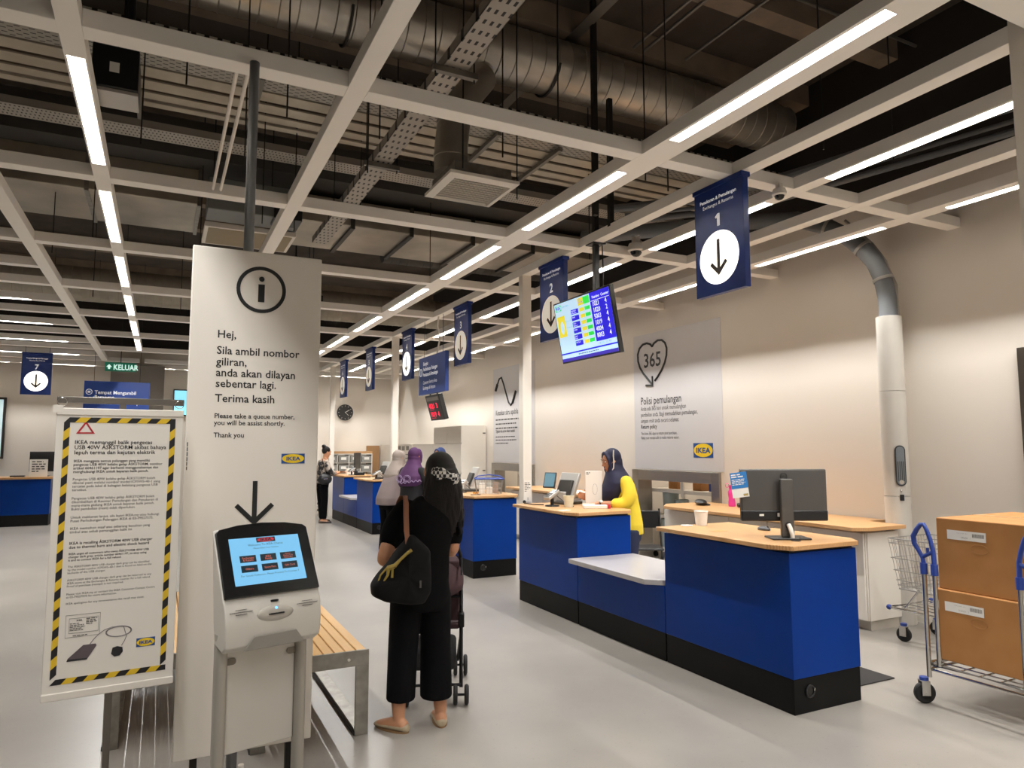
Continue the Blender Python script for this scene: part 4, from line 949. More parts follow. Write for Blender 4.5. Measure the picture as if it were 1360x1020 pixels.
MB().lathe([(0, 0), (.038, 0), (.042, .012), (.041, .05), (.035, .09), (.042, .13), (.043, .17), (.026, .2), (.026, .21), (0, .21)], n=24).build('body', M_pink, t, smooth=50)
MB().lathe([(0, .21), (.03, .21), (.03, .24), (.024, .25), (0, .25)], n=20).build('cap', mat('pink_cap', 'c02f74', .4), t)
MB().tube(arc((-.05, .018, .245), .024, 0, 2*math.pi, 14)[:-1], .0035, 6, closed=True).build('loop', M_pink, t)
t = thing('folded_bag', 'black folded bag lying on the far end of the oak worktop', 'bag', (5.86, 6.62, .906), R(60))
MB().ball((0, 0, .035), (.14, .07, .036), 18, 0, 9).build('body', M_black, t); MB().box(-.07, .07, -.1, -.03, 0, .016).build('flap', M_blackrub, t, bevel=.005)
o = MB().box(-.06, .06, -.06, .05, 0, .05).build('black_pouch', mat('pouch_dark', '2a2120', .5), bevel=.015); o.location = (6.06, 6.13, .906); tag(o, 'dark small pouch on the oak worktop right of the pink bottle', 'pouch')
# second cabinet run behind the staff member
t = thing('base_cabinet', 'white base cabinet with oak top behind the slim pillar and staff', 'cabinet', (5.9, 10.0, 0))
MB().box(5.66, 6.27, 8.95, 11.3, .085, .845).build('carcass', M_whitelam, t, world=True, bevel=.003)
MB().box(5.7, 6.25, 8.97, 11.28, 0, .085).build('plinth', mat('plinth_grey', 'b9b2a6', .5), t, world=True)
MB().box(5.55, 6.28, 8.9, 11.35, .87, .905).build('worktop', M_wood, t, world=True, bevel=.004)
MB().box(5.68, 6.25, 8.97, 11.28, .845, .87).build('shadow_rail', mat('rail_grey', 'a79f94', .5), t, world=True)
for i in range(4): MB().box(5.64, 5.658, 8.955+i*.586, 9.535+i*.586, .09, .84).build('door', M_whitelam, t, world=True, bevel=.002)
o = MB().box(-.25, .25, -.1, .1, 0, .012).box(.2, .26, -.04, .04, 0, .03).build('paper_pile', M_paper); o.location = (5.75, 9.1, .906); o.rotation_euler = (0, 0, R(70)); tag(o, 'thin pile of papers on the oak top behind the staff member', 'papers')
o = MB().cyl((0, 0, 0), (0, 0, .07), .04, 16).build('tape_roll', mat('tape_dark', '40201e', .4)); o.location = (5.62, 9.42, .906); tag(o, 'dark tape roll at the corner of the oak top behind the staff', 'tape')
# tall white cabinets far down the right wall
M_cab = mat('cabinet_grey_white', 'd6cec2', .45, var=.02)
def tall_cab(y0, y1, h, nd, label, slots=False):
    t = thing('storage_cabinet', label, 'cabinet', (6.0, (y0+y1)/2, 0), 0, 'storage cabinets along the right wall')
    MB().box(5.72, 6.28, y0, y1, 0, h).build('carcass', M_cab, t, world=True, bevel=.003)
    st = (y1-y0)/nd
    for i in range(nd):
        for z0, z1 in ((.05, 1.05), (1.07, h-.39 if h > 1.9 else h-.01)):
            MB().box(5.7, 5.719, y0+i*st+.004, y0+(i+1)*st-.004, z0, z1).build('door', M_cab, t, world=True, bevel=.002)
        if h > 1.9: MB().box(5.7, 5.719, y0+i*st+.004, y0+(i+1)*st-.004, h-.37, h-.01).build('door', M_cab, t, world=True, bevel=.002)
        MB().box(5.69, 5.7, y0+i*st+.03, y0+i*st+.06, .98, 1.04).build('handle', M_dark, t, world=True)
    if h > 1.9:
        for z in (.6, 1.1, 1.9): MB().box(6.2, 6.26, y0-.012, y0-.001, z, z+.02).build('hinge', M_dark, t, world=True)
    if slots:
        for j in range(3):
            MB().box(5.695, 5.7, y0+.25+j*.34, y0+.47+j*.34, 1.53, 1.64).build('slot', mat('slot_dark', '6f6860', .6), t, world=True)
        for j in range(4): MB().box(5.69, 5.7, y0+.2, y0+.5, 1.42-j*.1, 1.435-j*.1).build('tray_edge', M_dark, t, world=True)
    return t
tall_cab(13.8, 15.48, 2.07, 2, 'tall pale storage cabinet behind the middle desk')
tall_cab(15.5, 17.0, 1.69, 2, 'lower pale storage cabinet adjoining the tall cabinet')
tall_cab(17.05, 18.5, 1.69, 2, 'low pale cabinet with small pigeonholes behind the purple headscarf', True)
tall_cab(18.55, 19.9, 1.69, 2, 'last low pale cabinet in the far corner')
# shelf with storage boxes and the brown board at the back
t = thing('storage_shelf', 'white cube shelf of grey boxes at the back behind the far desk', 'shelf', (4.9, 19.7, 0))
sh = MB()
for i in range(5): sh.box(4.05+i*.32-.012, 4.05+i*.32+.012, 19.45, 19.9, 0, 1.43)
for z in (0, .45, .92, 1.17, 1.41): sh.box(4.04, 5.34, 19.45, 19.9, z, z+.024)
sh.build('frame', M_white, t, world=True)
MB().box(4.04, 5.34, 19.45, 19.9, 1.435, 1.5).build('wooden_tray', M_wood, t, world=True, bevel=.003)
M_box = mat('storage_grey', '8c8a84', .6)
k = 0
for i in range(4):
    for z, nm in ((.945, 'lower'), (1.195, 'upper')):
        o = MB().box(4.08+i*.32, 4.34+i*.32, 19.42, 19.8, z, z+.18).box(4.14+i*.32, 4.28+i*.32, 19.415, 19.42, z+.07, z+.14, 1).build('storage_box', [M_box, M_paper], bevel=.003)
        tag(rebase(o, (4.2+i*.32, 19.6, z)), 'grey labelled box, %s from left in the %s row of the white cube shelf' % (ORD[i], nm), 'box', 'boxes in the cube shelf')
o = MB().box(5.30, 5.68, 19.93, 19.96, .02, 1.655).build('brown_board', mat('brown_board', '9a744c', .7)); tag(rebase(o, (5.5, 19.94, .02)), 'plain brown board leaning on the back wall beside the cube shelf', 'board')
t = thing('shoe_rack', 'white slatted rack behind the far woman', 'rack', (3.45, 17.2, 0))
mb = MB().box(3.33, 3.36, 17.0, 17.4, 0, 1.0).box(3.66, 3.69, 17.0, 17.4, 0, 1.0)
mb.build('side_frame', M_white, t, world=True)
for i in range(6): MB().box(3.36, 3.66, 16.98, 17.38, .08+i*.15, .1+i*.15).build('shelf', M_white, t, world=True); MB().box(3.4, 3.62, 17.0, 17.3, .102+i*.15, .135+i*.15).build('tray', M_tdark, t, world=True)
# clock, screens, exit sign, back bulkhead
t = thing('wall_clock', 'round black wall clock with pale hands on the back wall', 'clock', (4.67, 19.98, 2.6))
MB().cyl((0, .018, 0), (0, -.02, 0), .225, 40).build('face', mat('clock_black', '211f1d', .5), t)
MB().tube(arc((0, -.02, 0), .222, 0, 2*math.pi, 40)[:-1], .009, 6, closed=True).build('rim', M_black, t)
mb = MB()
for i in range(12):
    a = R(30*i); mb.tube([(math.sin(a)*.17, -.021, math.cos(a)*.17), (math.sin(a)*.195, -.021, math.cos(a)*.195)], .005, 4)
mb.build('hour_marks', M_paper, t)
MB().tube([(0, -.024, 0), (.12, -.024, .07)], .007, 5).tube([(0, -.026, 0), (.1, -.026, -.09)], .005, 5).build('hands', M_paper, t)
t = thing('wall_screen', 'bright cyan screen on the back wall right of the blue pick-up sign', 'screen', (.52, 19.95, 2.4))
MB().box(.25, 1.3, 19.93, 19.99, 2.42, 3.1).build('case', M_black, t, world=True, bevel=.004); MB().box(.27, 1.28, 19.925, 19.93, 2.45, 3.07).build('picture', mat('screen_cyan', '8fe0f5', .4, emit=.9), t, world=True)
t = thing('wall_screen', 'dark-framed upright screen on the back wall at the picture edge', 'screen', (-3.8, 19.95, 1.4))
MB().box(-4.4, -3.27, 19.93, 19.99, 1.35, 2.78).build('case', M_dark, t, world=True, bevel=.004); MB().box(-4.35, -3.32, 19.925, 19.93, 1.4, 2.73).build('picture', mat('screen_grey_blue', 'b7cdd2', .4, emit=.6), t, world=True)
struct('trim_1', MB().box(-1.1, .02, 18.6, 19.99, 2.2, 3.54), mat('bulkhead_grey', '8d877f', .8))
t = thing('hanging_sign', 'blue pick-up sign hanging behind the hazard-striped notice', 'sign', (-.86, 17.0, 2.4))
MB().box(-1.475, -.255, 17.0, 17.05, 2.40, 3.0).build('board', mat('pickup_blue', '1d47a3', .4), t, world=True, bevel=.004)
for s_, z_ in (('Tempat Mengambil', 2.73), ('Barangan', 2.63), ('Merchandise Pick-up', 2.52)): MB().text(s_, (-1.28, 16.998, z_), XP, ZP, .105, 0, bold=.015, xs=.95).build('lettering', M_signtext, t, world=True, smooth=0)
mb = MB()
mb.tube([(-1.38+.055*math.cos(2*math.pi*i/22), 16.998, 2.77+.055*math.sin(2*math.pi*i/22)) for i in range(22)], .006, 5, closed=True)
mb.box(-1.405, -1.355, 16.996, 16.999, 2.75, 2.79); mb.build('symbol', M_signtext, t, world=True, smooth=0)
MB().cyl((-1.3, 17.02, 3.0), (-1.3, 17.02, SLAB-.002), .004, 5).cyl((-.45, 17.02, 3.0), (-.45, 17.02, SLAB-.002), .004, 5).build('hanger', M_dark, t, world=True)
t = thing('exit_sign', 'small green exit sign at the far end of the left grid beam', 'exit sign', (-.85, 17.5, 3.27))
MB().box(-1.15, -.55, 17.5, 17.55, 3.27, 3.465).build('case', mat('exit_green', '1f7a5c', .4, emit=.25), t, world=True, bevel=.003)
mb = MB().text('KELUAR', (-.99, 17.498, 3.305), XP, ZP, .165, 0, bold=.02, xs=.8)
arrow_into(mb, (-1.075, 17.499, 3.37), XP, -ZP, .09, .08, .02) if False else mb.prism([(-1.125, 3.36), (-1.07, 3.42), (-1.015, 3.36), (-1.05, 3.36), (-1.05, 3.315), (-1.09, 3.315), (-1.09, 3.36)], (0, 17.499, 0), XP, ZP, .002)
mb.build('lettering', mat('exit_white', 'd8fff0', .4, emit=.9), t, world=True, smooth=0)
MB().cyl((-.85, 17.52, 3.465), (-.85, 17.52, SLAB-.002), .008, 6).build('hanger', M_dark, t, world=True)

# ================================================================ hatch trolley and its load
t = thing('shelf_trolley', 'white metal shelf trolley standing behind the nearer hatch', 'trolley', (6.9, 7.8, 0))
fr = MB()
for x, y in ((6.56, 7.05), (6.56, 8.5), (7.2, 7.05), (7.2, 8.5)): fr.box(x-.02, x+.02, y-.02, y+.02, .08, 1.28)
fr.box(6.545, 6.575, 7.74, 7.80, .9, 1.28); fr.build('posts', M_white, t, world=True)
for z in (.1, .58, .95): MB().box(6.55, 7.22, 7.06, 8.49, z, z+.05).build('shelf', M_white, t, world=True, bevel=.004)
for x, y in ((6.6, 7.1), (6.6, 8.45), (7.15, 7.1), (7.15, 8.45)): MB().cyl((x-.015, y, .04), (x+.015, y, .04), .04, 14).build('caster', M_blackrub, t, world=True)
M_bag = mat('translucent_bag', 'a9b5b4', .4)
gl = [('storage_bin', 6.78, 8.3, .63, .12, .30, M_bag, 'tall pale bin on the middle trolley shelf beside the left post'), ('storage_bin', 6.72, 7.98, .63, .1, .22, M_bag, 'shorter pale bin on the middle trolley shelf'),
      ('storage_bin', 6.75, 8.3, .15, .13, .40, M_bag, 'pale bin on the bottom trolley shelf')]
for nm, x, y, z, r, h, m, lab in gl:
    o = MB().lathe([(0, 0), (r*.9, 0), (r, h), (r*.94, h), (r*.85, .01), (0, .01)], (x, y, z+.0015), 18, cap=False).build(nm, m, smooth=40); tag(rebase(o, (x, y, z)), lab, 'bin')
for i, (y0, y1, h, m, lab) in enumerate(((8.0, 8.2, .13, M_card, 'brown carton at the left on the top trolley shelf'), (7.5, 7.68, .12, M_card, 'brown carton right of the centre post on the top trolley shelf'), (7.86, 7.95, .11, M_paper, 'white packet beside the centre post on the top trolley shelf'), (7.2, 7.36, .13, M_bluepl, 'blue packet at the right on the top trolley shelf'), (7.1, 7.17, .12, M_paper, 'slim white packet at the right end of the top trolley shelf'))):
    o = MB().box(6.66, 6.95, y0, y1, 1.0015, 1.0015+h).build('carton', m, bevel=.004); tag(rebase(o, (6.8, (y0+y1)/2, 1.0)), lab, 'carton')
t = thing('wall_shelf', 'white back-room shelving behind the farther hatch', 'shelf', (7.3, 12.5, 0))
MB().box(6.9, 7.4, 11.6, 13.5, .7, .74).box(6.9, 7.4, 11.6, 13.5, 1.0, 1.03).box(6.9, 7.4, 11.6, 13.5, .2, .24).build('shelf', M_white, t, world=True)
MB().box(6.9, 6.94, 11.58, 11.62, 0, 1.4).box(6.9, 6.94, 13.48, 13.52, 0, 1.4).build('post', M_white, t, world=True)

# ================================================================ pneumatic exhaust column
t = thing('tube_station', 'tall white tube station column with grey hose on the right wall', 'tube station', (6.14, 4.25, 0))
n = 12; cxy = Vector((6.14, 4.27, 0))
def ring(z, r, k=.9): return [cxy+Vector((r*math.cos(2*math.pi*(j+.5)/n), r*k*math.sin(2*math.pi*(j+.5)/n), z)) for j in range(n)]
for z0, z1 in ((.0, 1.148), (1.152, 2.118), (2.122, 2.83)):
    MB().loft([ring(z0, .12), ring(z1, .12)]).build('casing', mat('station_grey', 'c9c4bb', .4), t, world=True, bevel=.002)
fd = Vector((-.60, -.80, 0)).normalized(); fu = fd.cross(ZP)*-1; fu = ZP.cross(fd)
oc = cxy+fd*.112+ZP*1.43
un = Vector((fd.y*-1, fd.x, 0)); un = -Vector((-fd.y, fd.x, 0)) if (Vector((-fd.y, fd.x, 0)).cross(ZP)).dot(fd) < 0 else Vector((-fd.y, fd.x, 0))
MB().prism(rrect(.088, .37, .043), oc, un, ZP, .008).build('window_frame', M_black, t, world=True)
MB().prism(rrect(.07, .35, .034), oc, un, ZP, .0095).build('window_pane', mat('station_window', '7c838a', .15, .3), t, world=True)
mb = MB()
for i in range(4): mb.prism([(-.026+i*.016, -.14), (-.02+i*.016, -.14), (-.02+i*.016, .04), (-.026+i*.016, .04)], oc, un, ZP, .011)
mb.build('carrier_bars', M_dark, t, world=True)
MB().prism([(.02*math.cos(i*.4), -.15+.02*math.sin(i*.4)) for i in range(16)], oc, un, ZP, .013).build('lock', M_chrome, t, world=True)
MB().prism(rrect(.035, .055, .004), oc-ZP*.29, un, ZP, .008).build('switch', M_black, t, world=True)
MB().prism(rrect(.014, .014, .006), oc-ZP*.225, un, ZP, .01).build('indicator', M_chrome, t, world=True)
hp = [(6.14, 4.27, 2.78), (6.14, 4.27, 3.0), (6.13, 4.30, 3.2), (6.11, 4.36, 3.38), (6.07, 4.46, 3.54), (6.02, 4.58, 3.68), (5.94, 4.75, 3.82), (5.8, 5.0, 3.95), (5.5, 5.5, 4.02), (4.9, 6.2, 4.05), (4.4, 6.9, 4.08)]
MB().tube(hp, .082, 18).build('hose', M_hose, t, world=True, smooth=60)
for i in (2, 4, 6):
    p = Vector(hp[i]); d = (Vector(hp[i+1])-Vector(hp[i-1])).normalized()*.014
    MB().tube([p-d, p+d], .092, 18).build('hose_clamp', M_silverpaint, t, world=True)
MB().tube([(6.24, 4.24, 2.83), (6.24, 4.25, 3.15), (6.22, 4.33, 3.4), (6.2, 4.45, 3.6), (6.15, 4.7, 3.9)], .016, 8).build('side_pipe', M_silverpaint, t, world=True)

# ================================================================ trolley with two big cartons
t = thing('flatbed_trolley', 'steel flatbed trolley with blue loop handles carrying two cartons', 'trolley', (4.95, 2.6, 0))
xa, xb, ya, yb, zd = 4.37, 5.5, 2.245, 2.885, .25
fr = MB().tube([(xa, ya, zd), (xb, ya, zd), (xb, yb, zd), (xa, yb, zd)], .014, 10, closed=True)
fr.tube([(xa+.02, ya, zd-.035), (xb, ya, zd-.035)], .009, 8).tube([(xa+.02, yb, zd-.035), (xb, yb, zd-.035)], .009, 8).tube([(xa, ya, zd-.035), (xa, yb, zd-.035)], .009, 8)
fr.build('deck_frame', M_chrome, t, world=True)
wm = MB()
for i in range(13): x = xa+.06+i*.085; wm.tube([(x, ya, zd+.006), (x, yb, zd+.006)], .0045, 6)
for i in range(4): y = ya+.11+i*.115; wm.tube([(xa, y, zd-.002), (xb, y, zd-.002)], .0045, 6)
wm.build('deck_wires', M_chrome, t, world=True)
for y1, sg in ((2.877, 1), (2.252, -1)):
    y2 = y1-.068*sg
    po = MB().tube([(xa-.012, y1, .17), (xa-.012, y1, .86)], .0145, 12).tube([(xa-.012, y2, zd), (xa-.012, y2, .86)], .0145, 12); po.build('upright', M_chrome, t, world=True)
    hx = xa-.012; Y = lambda d: y1+sg*d
    lp = [(hx, Y(0), .86), (hx, Y(.004), .90), (hx, Y(.03), .945), (hx, Y(.056), .985), (hx, Y(.06), 1.03), (hx, Y(.035), 1.075), (hx, Y(.008), 1.108), (hx, Y(-.012), 1.112), (hx, Y(-.03), 1.08), (hx, Y(-.05), 1.02), (hx, Y(-.066), .95), (hx, Y(-.068), .86)]
    h = MB().tube(lp, [.014, .013, .013, .015, .016, .015, .014, .013, .013, .013, .013, .014], 12).tube([(hx, Y(.005), .905), (hx, Y(-.03), .925), (hx, Y(-.066), .945)], .012, 10).tube([(hx, Y(-.032), .925), (hx, Y(-.03), .965)], .009, 10)
    h.tube([(hx, y1, .80), (hx, y1, .868)], .021, 14).tube([(hx, y2, .80), (hx, y2, .868)], .021, 14)
    h.build('handle', M_bluepl, t, world=True, smooth=60)
def wheel(parent, x, y, r, name='caster', tyre=.032, rz=0):
    m_ = Matrix.Translation((x, y, 0)) @ Matrix.Rotation(rz, 4, 'Z')
    iv = root_matrix(parent).inverted()
    w = MB().lathe([(r*.55, -tyre/2), (r*.9, -tyre/2), (r, -tyre*.3), (r, tyre*.3), (r*.9, tyre/2), (r*.55, tyre/2)], n=28, cap=False)
    w.loft([[Vector((r*.6*math.cos(2*math.pi*j/20), r*.6*math.sin(2*math.pi*j/20), z)) for j in range(20)] for z in (-tyre*.35, tyre*.35)])
    w.xform(iv @ m_ @ Matrix.Translation((0, 0, r)) @ Matrix.Rotation(R(90), 4, 'Y'))
    c = w.build(name, M_blackrub, parent, smooth=40)
    f = MB().box(-tyre*.5-.012, -tyre*.5-.006, -.025, .025, r*.8, r*2.15).box(tyre*.5+.006, tyre*.5+.012, -.025, .025, r*.8, r*2.15).box(-tyre*.5-.012, tyre*.5+.012, -.025, .025, r*2.1, r*2.2)
    f.tube([(-tyre*.6-.012, 0, r), (tyre*.6+.012, 0, r)], .012, 10)
    f.xform(iv @ m_); f.build('fork', M_silverpaint, c, smooth=40)
    b = MB().cyl((0, 0, r*2.2), (0, 0, r*2.2+.02), .026, 16); b.xform(iv @ m_); b.build('swivel_ring', M_bluepl, c)
wheel(t, xa-.012, yb+.03, .064, rz=R(60)); wheel(t, xa-.03, ya-.01, .064, rz=R(40)); wheel(t, xb-.05, yb-.02, .064); wheel(t, xb-.05, ya+.02, .064)
# cartons
def carton(x0, x1, y0, y1, z0, z1, label):
    t = thing('cardboard_box', label, 'box', ((x0+x1)/2, (y0+y1)/2, z0), 0, 'cartons on the trolley')
    MB().box(x0, x1, y0, y1, z0, z1).build('carton', M_card, t, world=True, bevel=.006)
    yl = y1-.07
    MB().prism([(0, 0), (.235, 0), (.235, -.058), (0, -.058)], (x0-.0008, yl, z1-.07), UY, ZP, .0008).build('address_label', M_paper, t, world=True)
    mb = MB().bars((x0-.001, yl-.06, z1-.088), UY, ZP, (.07,), .01, .005).bars((x0-.001, yl-.085, z1-.118), UY, ZP, (.06,), .01, .012)
    for i in range(22): mb.prism([(.155+i*.0032, -.012), (.155+i*.0032+(.001 if i % 3 else .002), -.012), (.155+i*.0032+(.001 if i % 3 else .002), -.035), (.155+i*.0032, -.035)], (x0-.0008, yl, z1-.07), UY, ZP, .001)
    mb.build('label_print', M_ink, t, world=True, smooth=0)
    pr_ = MB()
    pr_.tube([Vector((x0-.0004, (y0+y1)/2+.01, (z0+z1)/2+.05))+UY*(.05*math.cos(2*math.pi*i/30))+ZP*(.028*math.sin(2*math.pi*i/30)) for i in range(30)], .0012, 4, closed=True)
    pr_.build('faint_print', mat('card_print', '95683a', .8), t, world=True)
    MB().box((x0+x1)/2-.03, (x0+x1)/2+.03, y0-.0006, y1+.0006, z1-.001, z1+.0008).build('tape', mat('clear_tape', 'b08a58', .3), t, world=True)
    return t
zt = zd+.0125
carton(4.478, 5.35, 2.335, 2.9, zt, zt+.438, 'lower of the two big brown cartons on the flatbed trolley')
carton(4.5, 5.35, 2.325, 2.875, zt+.4385, zt+.885, 'upper big brown carton stacked on the flatbed trolley')

# ---------------------------------------------------------------- wire shopping trolley behind it
t = thing('shopping_trolley', 'wire shopping trolley half hidden behind the stacked cartons', 'trolley', (5.8, 3.7, 0))
mb = MB(); x0, x1, y0, y1 = 5.5, 6.05, 3.05, 3.93
def br2(z, k): 
    cx, cy = (x0+x1)/2, (y0+y1)/2
    return [(cx+(x-cx)*k, cy+(y-cy)*k, z) for x, y in ((x0,y0),(x1,y0),(x1,y1),(x0,y1))]
lev = ((.84, 1.), (.80, .99), (.68, .97), (.58, .94), (.5, .91), (.46, .89), (.43, .87))
for i, (z, k) in enumerate(lev): mb.tube(br2(z, k), .006 if i in (0, 6) else .0035, 6, closed=True)
A, B = br2(.84, 1.), br2(.43, .87)
for e in range(4):
    a0, a1, b0, b1 = Vector(A[e]), Vector(A[(e+1) % 4]), Vector(B[e]), Vector(B[(e+1) % 4]); N = 14 if e % 2 == 0 else 20
    for i in range(N): mb.tube([a0.lerp(a1, i/N), b0.lerp(b1, i/N)], .0024, 4)
for i in range(14): mb.tube([Vector(B[0]).lerp(Vector(B[1]), i/14), Vector(B[3]).lerp(Vector(B[2]), i/14)], .0024, 4)
mb.build('wire_basket', M_wire, t, world=True)
mb = MB().tube([(5.5, 3.95, .27), (6.06, 3.95, .27), (6.06, 3.2, .27), (5.5, 3.2, .27)], .011, 8, closed=True)
for i in range(6): mb.tube([(5.52+i*.1, 3.95, .272), (5.52+i*.1, 3.2, .272)], .004, 5)
for x in (5.56, 5.98): mb.tube([(x, 3.25, .27), (x, 3.15, .45)], .011, 8).tube([(x, 3.85, .27), (x, 3.72, .44)], .008, 8)
mb.build('lower_rack', M_chrome, t, world=True)
for x in (5.5, 6.06): MB().ball((x, 3.95, .27), .022).build('bumper', M_bluepl, t, world=True)
for x, y in ((5.56, 3.87), (6.0, 3.87), (5.56, 3.25), (6.0, 3.25)): wheel(t, x, y, .058, rz=R(10))
o = MB().box(4.09, 4.62, 3.3, 4.3, 0.001, .008).build('floor_mat', mat('mat_black', '2b2826', .9), bevel=.003); tag(rebase(o, (4.3, 3.8, .001)), 'dark floor mat behind the nearest blue counter', 'mat')
# folding chair behind the staff
t = thing('folding_chair', 'black folding chair behind the staff member in yellow', 'chair', (5.0, 6.6, 0), R(-30))
for s in (-1, 1):
    MB().tube([(s*.2, -.22, 0), (s*.2, .1, .5), (s*.2, .22, .88)], .011, 8).build('leg', M_black, t); MB().tube([(s*.18, .24, 0), (s*.18, -.1, .46)], .011, 8).build('leg', M_black, t)
MB().box(-.19, .19, -.2, .16, .45, .475).build('seat', M_black, t, bevel=.01)
MB().box(-.2, .2, .185, .205, .66, .86, 0).build('backrest', M_black, t, bevel=.012)

# ================================================================ benches
M_slat = two_tone('pine_slats', 'e3b572', 'd29f5a', .4, 4., .25, .8, 'wave', stretch=(14, .8, 6))
def bench(x0, x1, y0, y1, label):
    t = thing('bench', label, 'bench', ((x0+x1)/2, (y0+y1)/2, 0), 0, 'slatted benches')
    H = .462
    n = 10; st = (x1-x0-.02)/n
    for i in range(n):
        xs = x0+.01+i*st
        MB().box(xs+.0035, xs+st-.0035, y0+.018, y1-.018, H-.04, H-.002).build('slat', M_slat, t, world=True, bevel=.003)
    fr = MB()
    for y in (y0, y1-.016):
        fr.box(x0, x1, y, y+.016, H-.085, H)
    for x in (x0, x1-.075):
        for y in (y0, y1-.016): fr.box(x, x+.075, y, y+.016, .0, H-.085)
        fr.box(x+.0, x+.075, y0+.016, y1-.016, .022, .034); fr.box(x, x+.012, y0+.016, y1-.016, H-.1, H-.045) if x == x0 else fr.box(x+.063, x+.075, y0+.016, y1-.016, H-.1, H-.045)
    fr.build('frame', M_galv, t, world=True, bevel=.002)
    for x in (x0, x1-.075): MB().box(x-.004, x+.07, y0+.01, y1-.01, 0, .022).build('rubber_foot', M_black, t, world=True)
    for y in (y0+.5, y1-.5): MB().box(x0+.012, x1-.012, y-.02, y+.02, H-.075, H-.041).build('cross_bar', M_galv, t, world=True)
    MB().cyl((x1-.115, y0-.002, H-.045), (x1-.115, y0+.002, H-.045), .009, 12).build('bolt', M_chrome, t, world=True)
    return t
bench(.48, 1.105, 4.02, 5.9, 'pine-slatted bench with galvanised frame beside the queue kiosk')
bench(-.215, .41, 4.42, 6.3, 'slatted bench hidden behind the information panel and striped notice')

# ================================================================ queue ticket kiosk
KR = R(13.6)
t = thing('ticket_kiosk', 'white queue ticket kiosk with tilted glowing touchscreen before the panel', 'kiosk', (.415, 3.1, -.0), KR)
M_kw = mat('kiosk_white', 'd8d3ca', .4, var=.01)
hw = .197
prof = [(a, b-.027) for a, b in [(-.07, 1.035), (.085, 1.29), (.11, 1.285), (.125, 1.2), (.1, .93), (.04, .845), (-.06, .83), (-.1, .855), (-.108, .93), (-.095, 1.0)]]
TAPER = (1, 1, .96, .84, .9, .96, .97, .98, .99, 1); rings = []
for x, k in ((-hw, .0), (-hw+.004, .012), (-hw+.014, .02), (hw-.014, .02), (hw-.004, .012), (hw, .0)):
    c = Vector((0, 1.003)); rings.append([Vector((x*tp, c.x+(p[0]-c.x)*(1-(.02-k)*1.2), c.y+(p[1]-c.y)*(1-(.02-k)*1.2))) for p, tp in zip(prof, TAPER)])
MB().loft(rings).build('housing', M_kw, t, bevel=.006, smooth=40)
bo = Vector((-.0, -.0725, 1.009)); bd = Vector((0, .155, .255)).normalized(); L = .3
poly = [(-hw+.002, .0), (hw-.002, .0), (hw-.004, L*.93), (hw-.02, L*.975), (.1, L+.008), (0, L+.014), (-.1, L+.008), (-hw+.02, L*.975), (-hw+.004, L*.93)]
MB().prism(poly, bo, XP, bd, .014).build('bezel', mat('bezel_black', '0b0b0d', .25), t, bevel=.003)
sc = thing  # screen parts
d0 = .0145
KS = [mat('kiosk_screen', '1a2a33', .3, emit=.92, ecol='86cdf8', spec=.1), mat('kiosk_button', '18303a', .4), mat('kiosk_red', 'c23a48', .4, emit=.3), mat('kiosk_text_dark', '2a4a5c', .4), mat('kiosk_text_red', 'd0705f', .4, emit=.35)]
mb = MB(); xs0, xs1, ys0, ys1 = -.147, .147, .045, .247
kq = lambda x, y: bo+XP*(xs0+(xs1-xs0)*x)+bd*(ys0+(ys1-ys0)*y)
def kr(x0, y0, x1, y1, m, d):
    mb.prism([(xs0+(xs1-xs0)*x0, ys0+(ys1-ys0)*y0), (xs0+(xs1-xs0)*x1, ys0+(ys1-ys0)*y0), (xs0+(xs1-xs0)*x1, ys0+(ys1-ys0)*y1), (xs0+(xs1-xs0)*x0, ys0+(ys1-ys0)*y1)], bo, XP, bd, d, m)
kr(0, 0, 1, 1, 0, d0+.0005); kr(.38, .88, .65, .985, 1, d0+.001)
mb.prism([(.0045+.036*math.cos(i*.25), ys0+(ys1-ys0)*.932+.0095*math.sin(i*.25)) for i in range(25)], bo, XP, bd, d0+.0015, 2)
mb.text('IKEA', kq(.515, .905), XP, bd, .018, 1, 'CENTER', bold=.03, depth=d0+.002, xs=1.3)
mb.text('Welcome To IKEA Cheras', kq(.5, .81), XP, bd, .0135, 3, 'CENTER', depth=d0+.0012); mb.text('Please Select Your Services', kq(.5, .74), XP, bd, .0095, 3, 'CENTER', depth=d0+.0012)
for i, (s, c, r) in enumerate((('Exchanges\n& Return', 0, 0), ('IKEA\nFamily', 1, 0), ('Home\nDelivery &\nAssembly', 2, 0), ('Others', 0, 1), ('Spare Part', 1, 1), ('Gift Card', 2, 1))):
    x, y = .11+c*.285, .54-r*.21
    kr(x, y-.07, x+.225, y+.075, 1, d0+.001)
    nl = s.count('\n'); mb.text(s, kq(x+.1125, y+.0+nl*.022-.02), XP, bd, .0115 if nl < 2 else .0095, 4, 'CENTER', bold=.01, depth=d0+.0017, lead=.85)
mb.text('For Goods Collection, Please Proceed To Counter 7', kq(.5, .17), XP, bd, .0112, 3, 'CENTER', depth=d0+.0012)
mb.build('screen', KS, t, smooth=0)
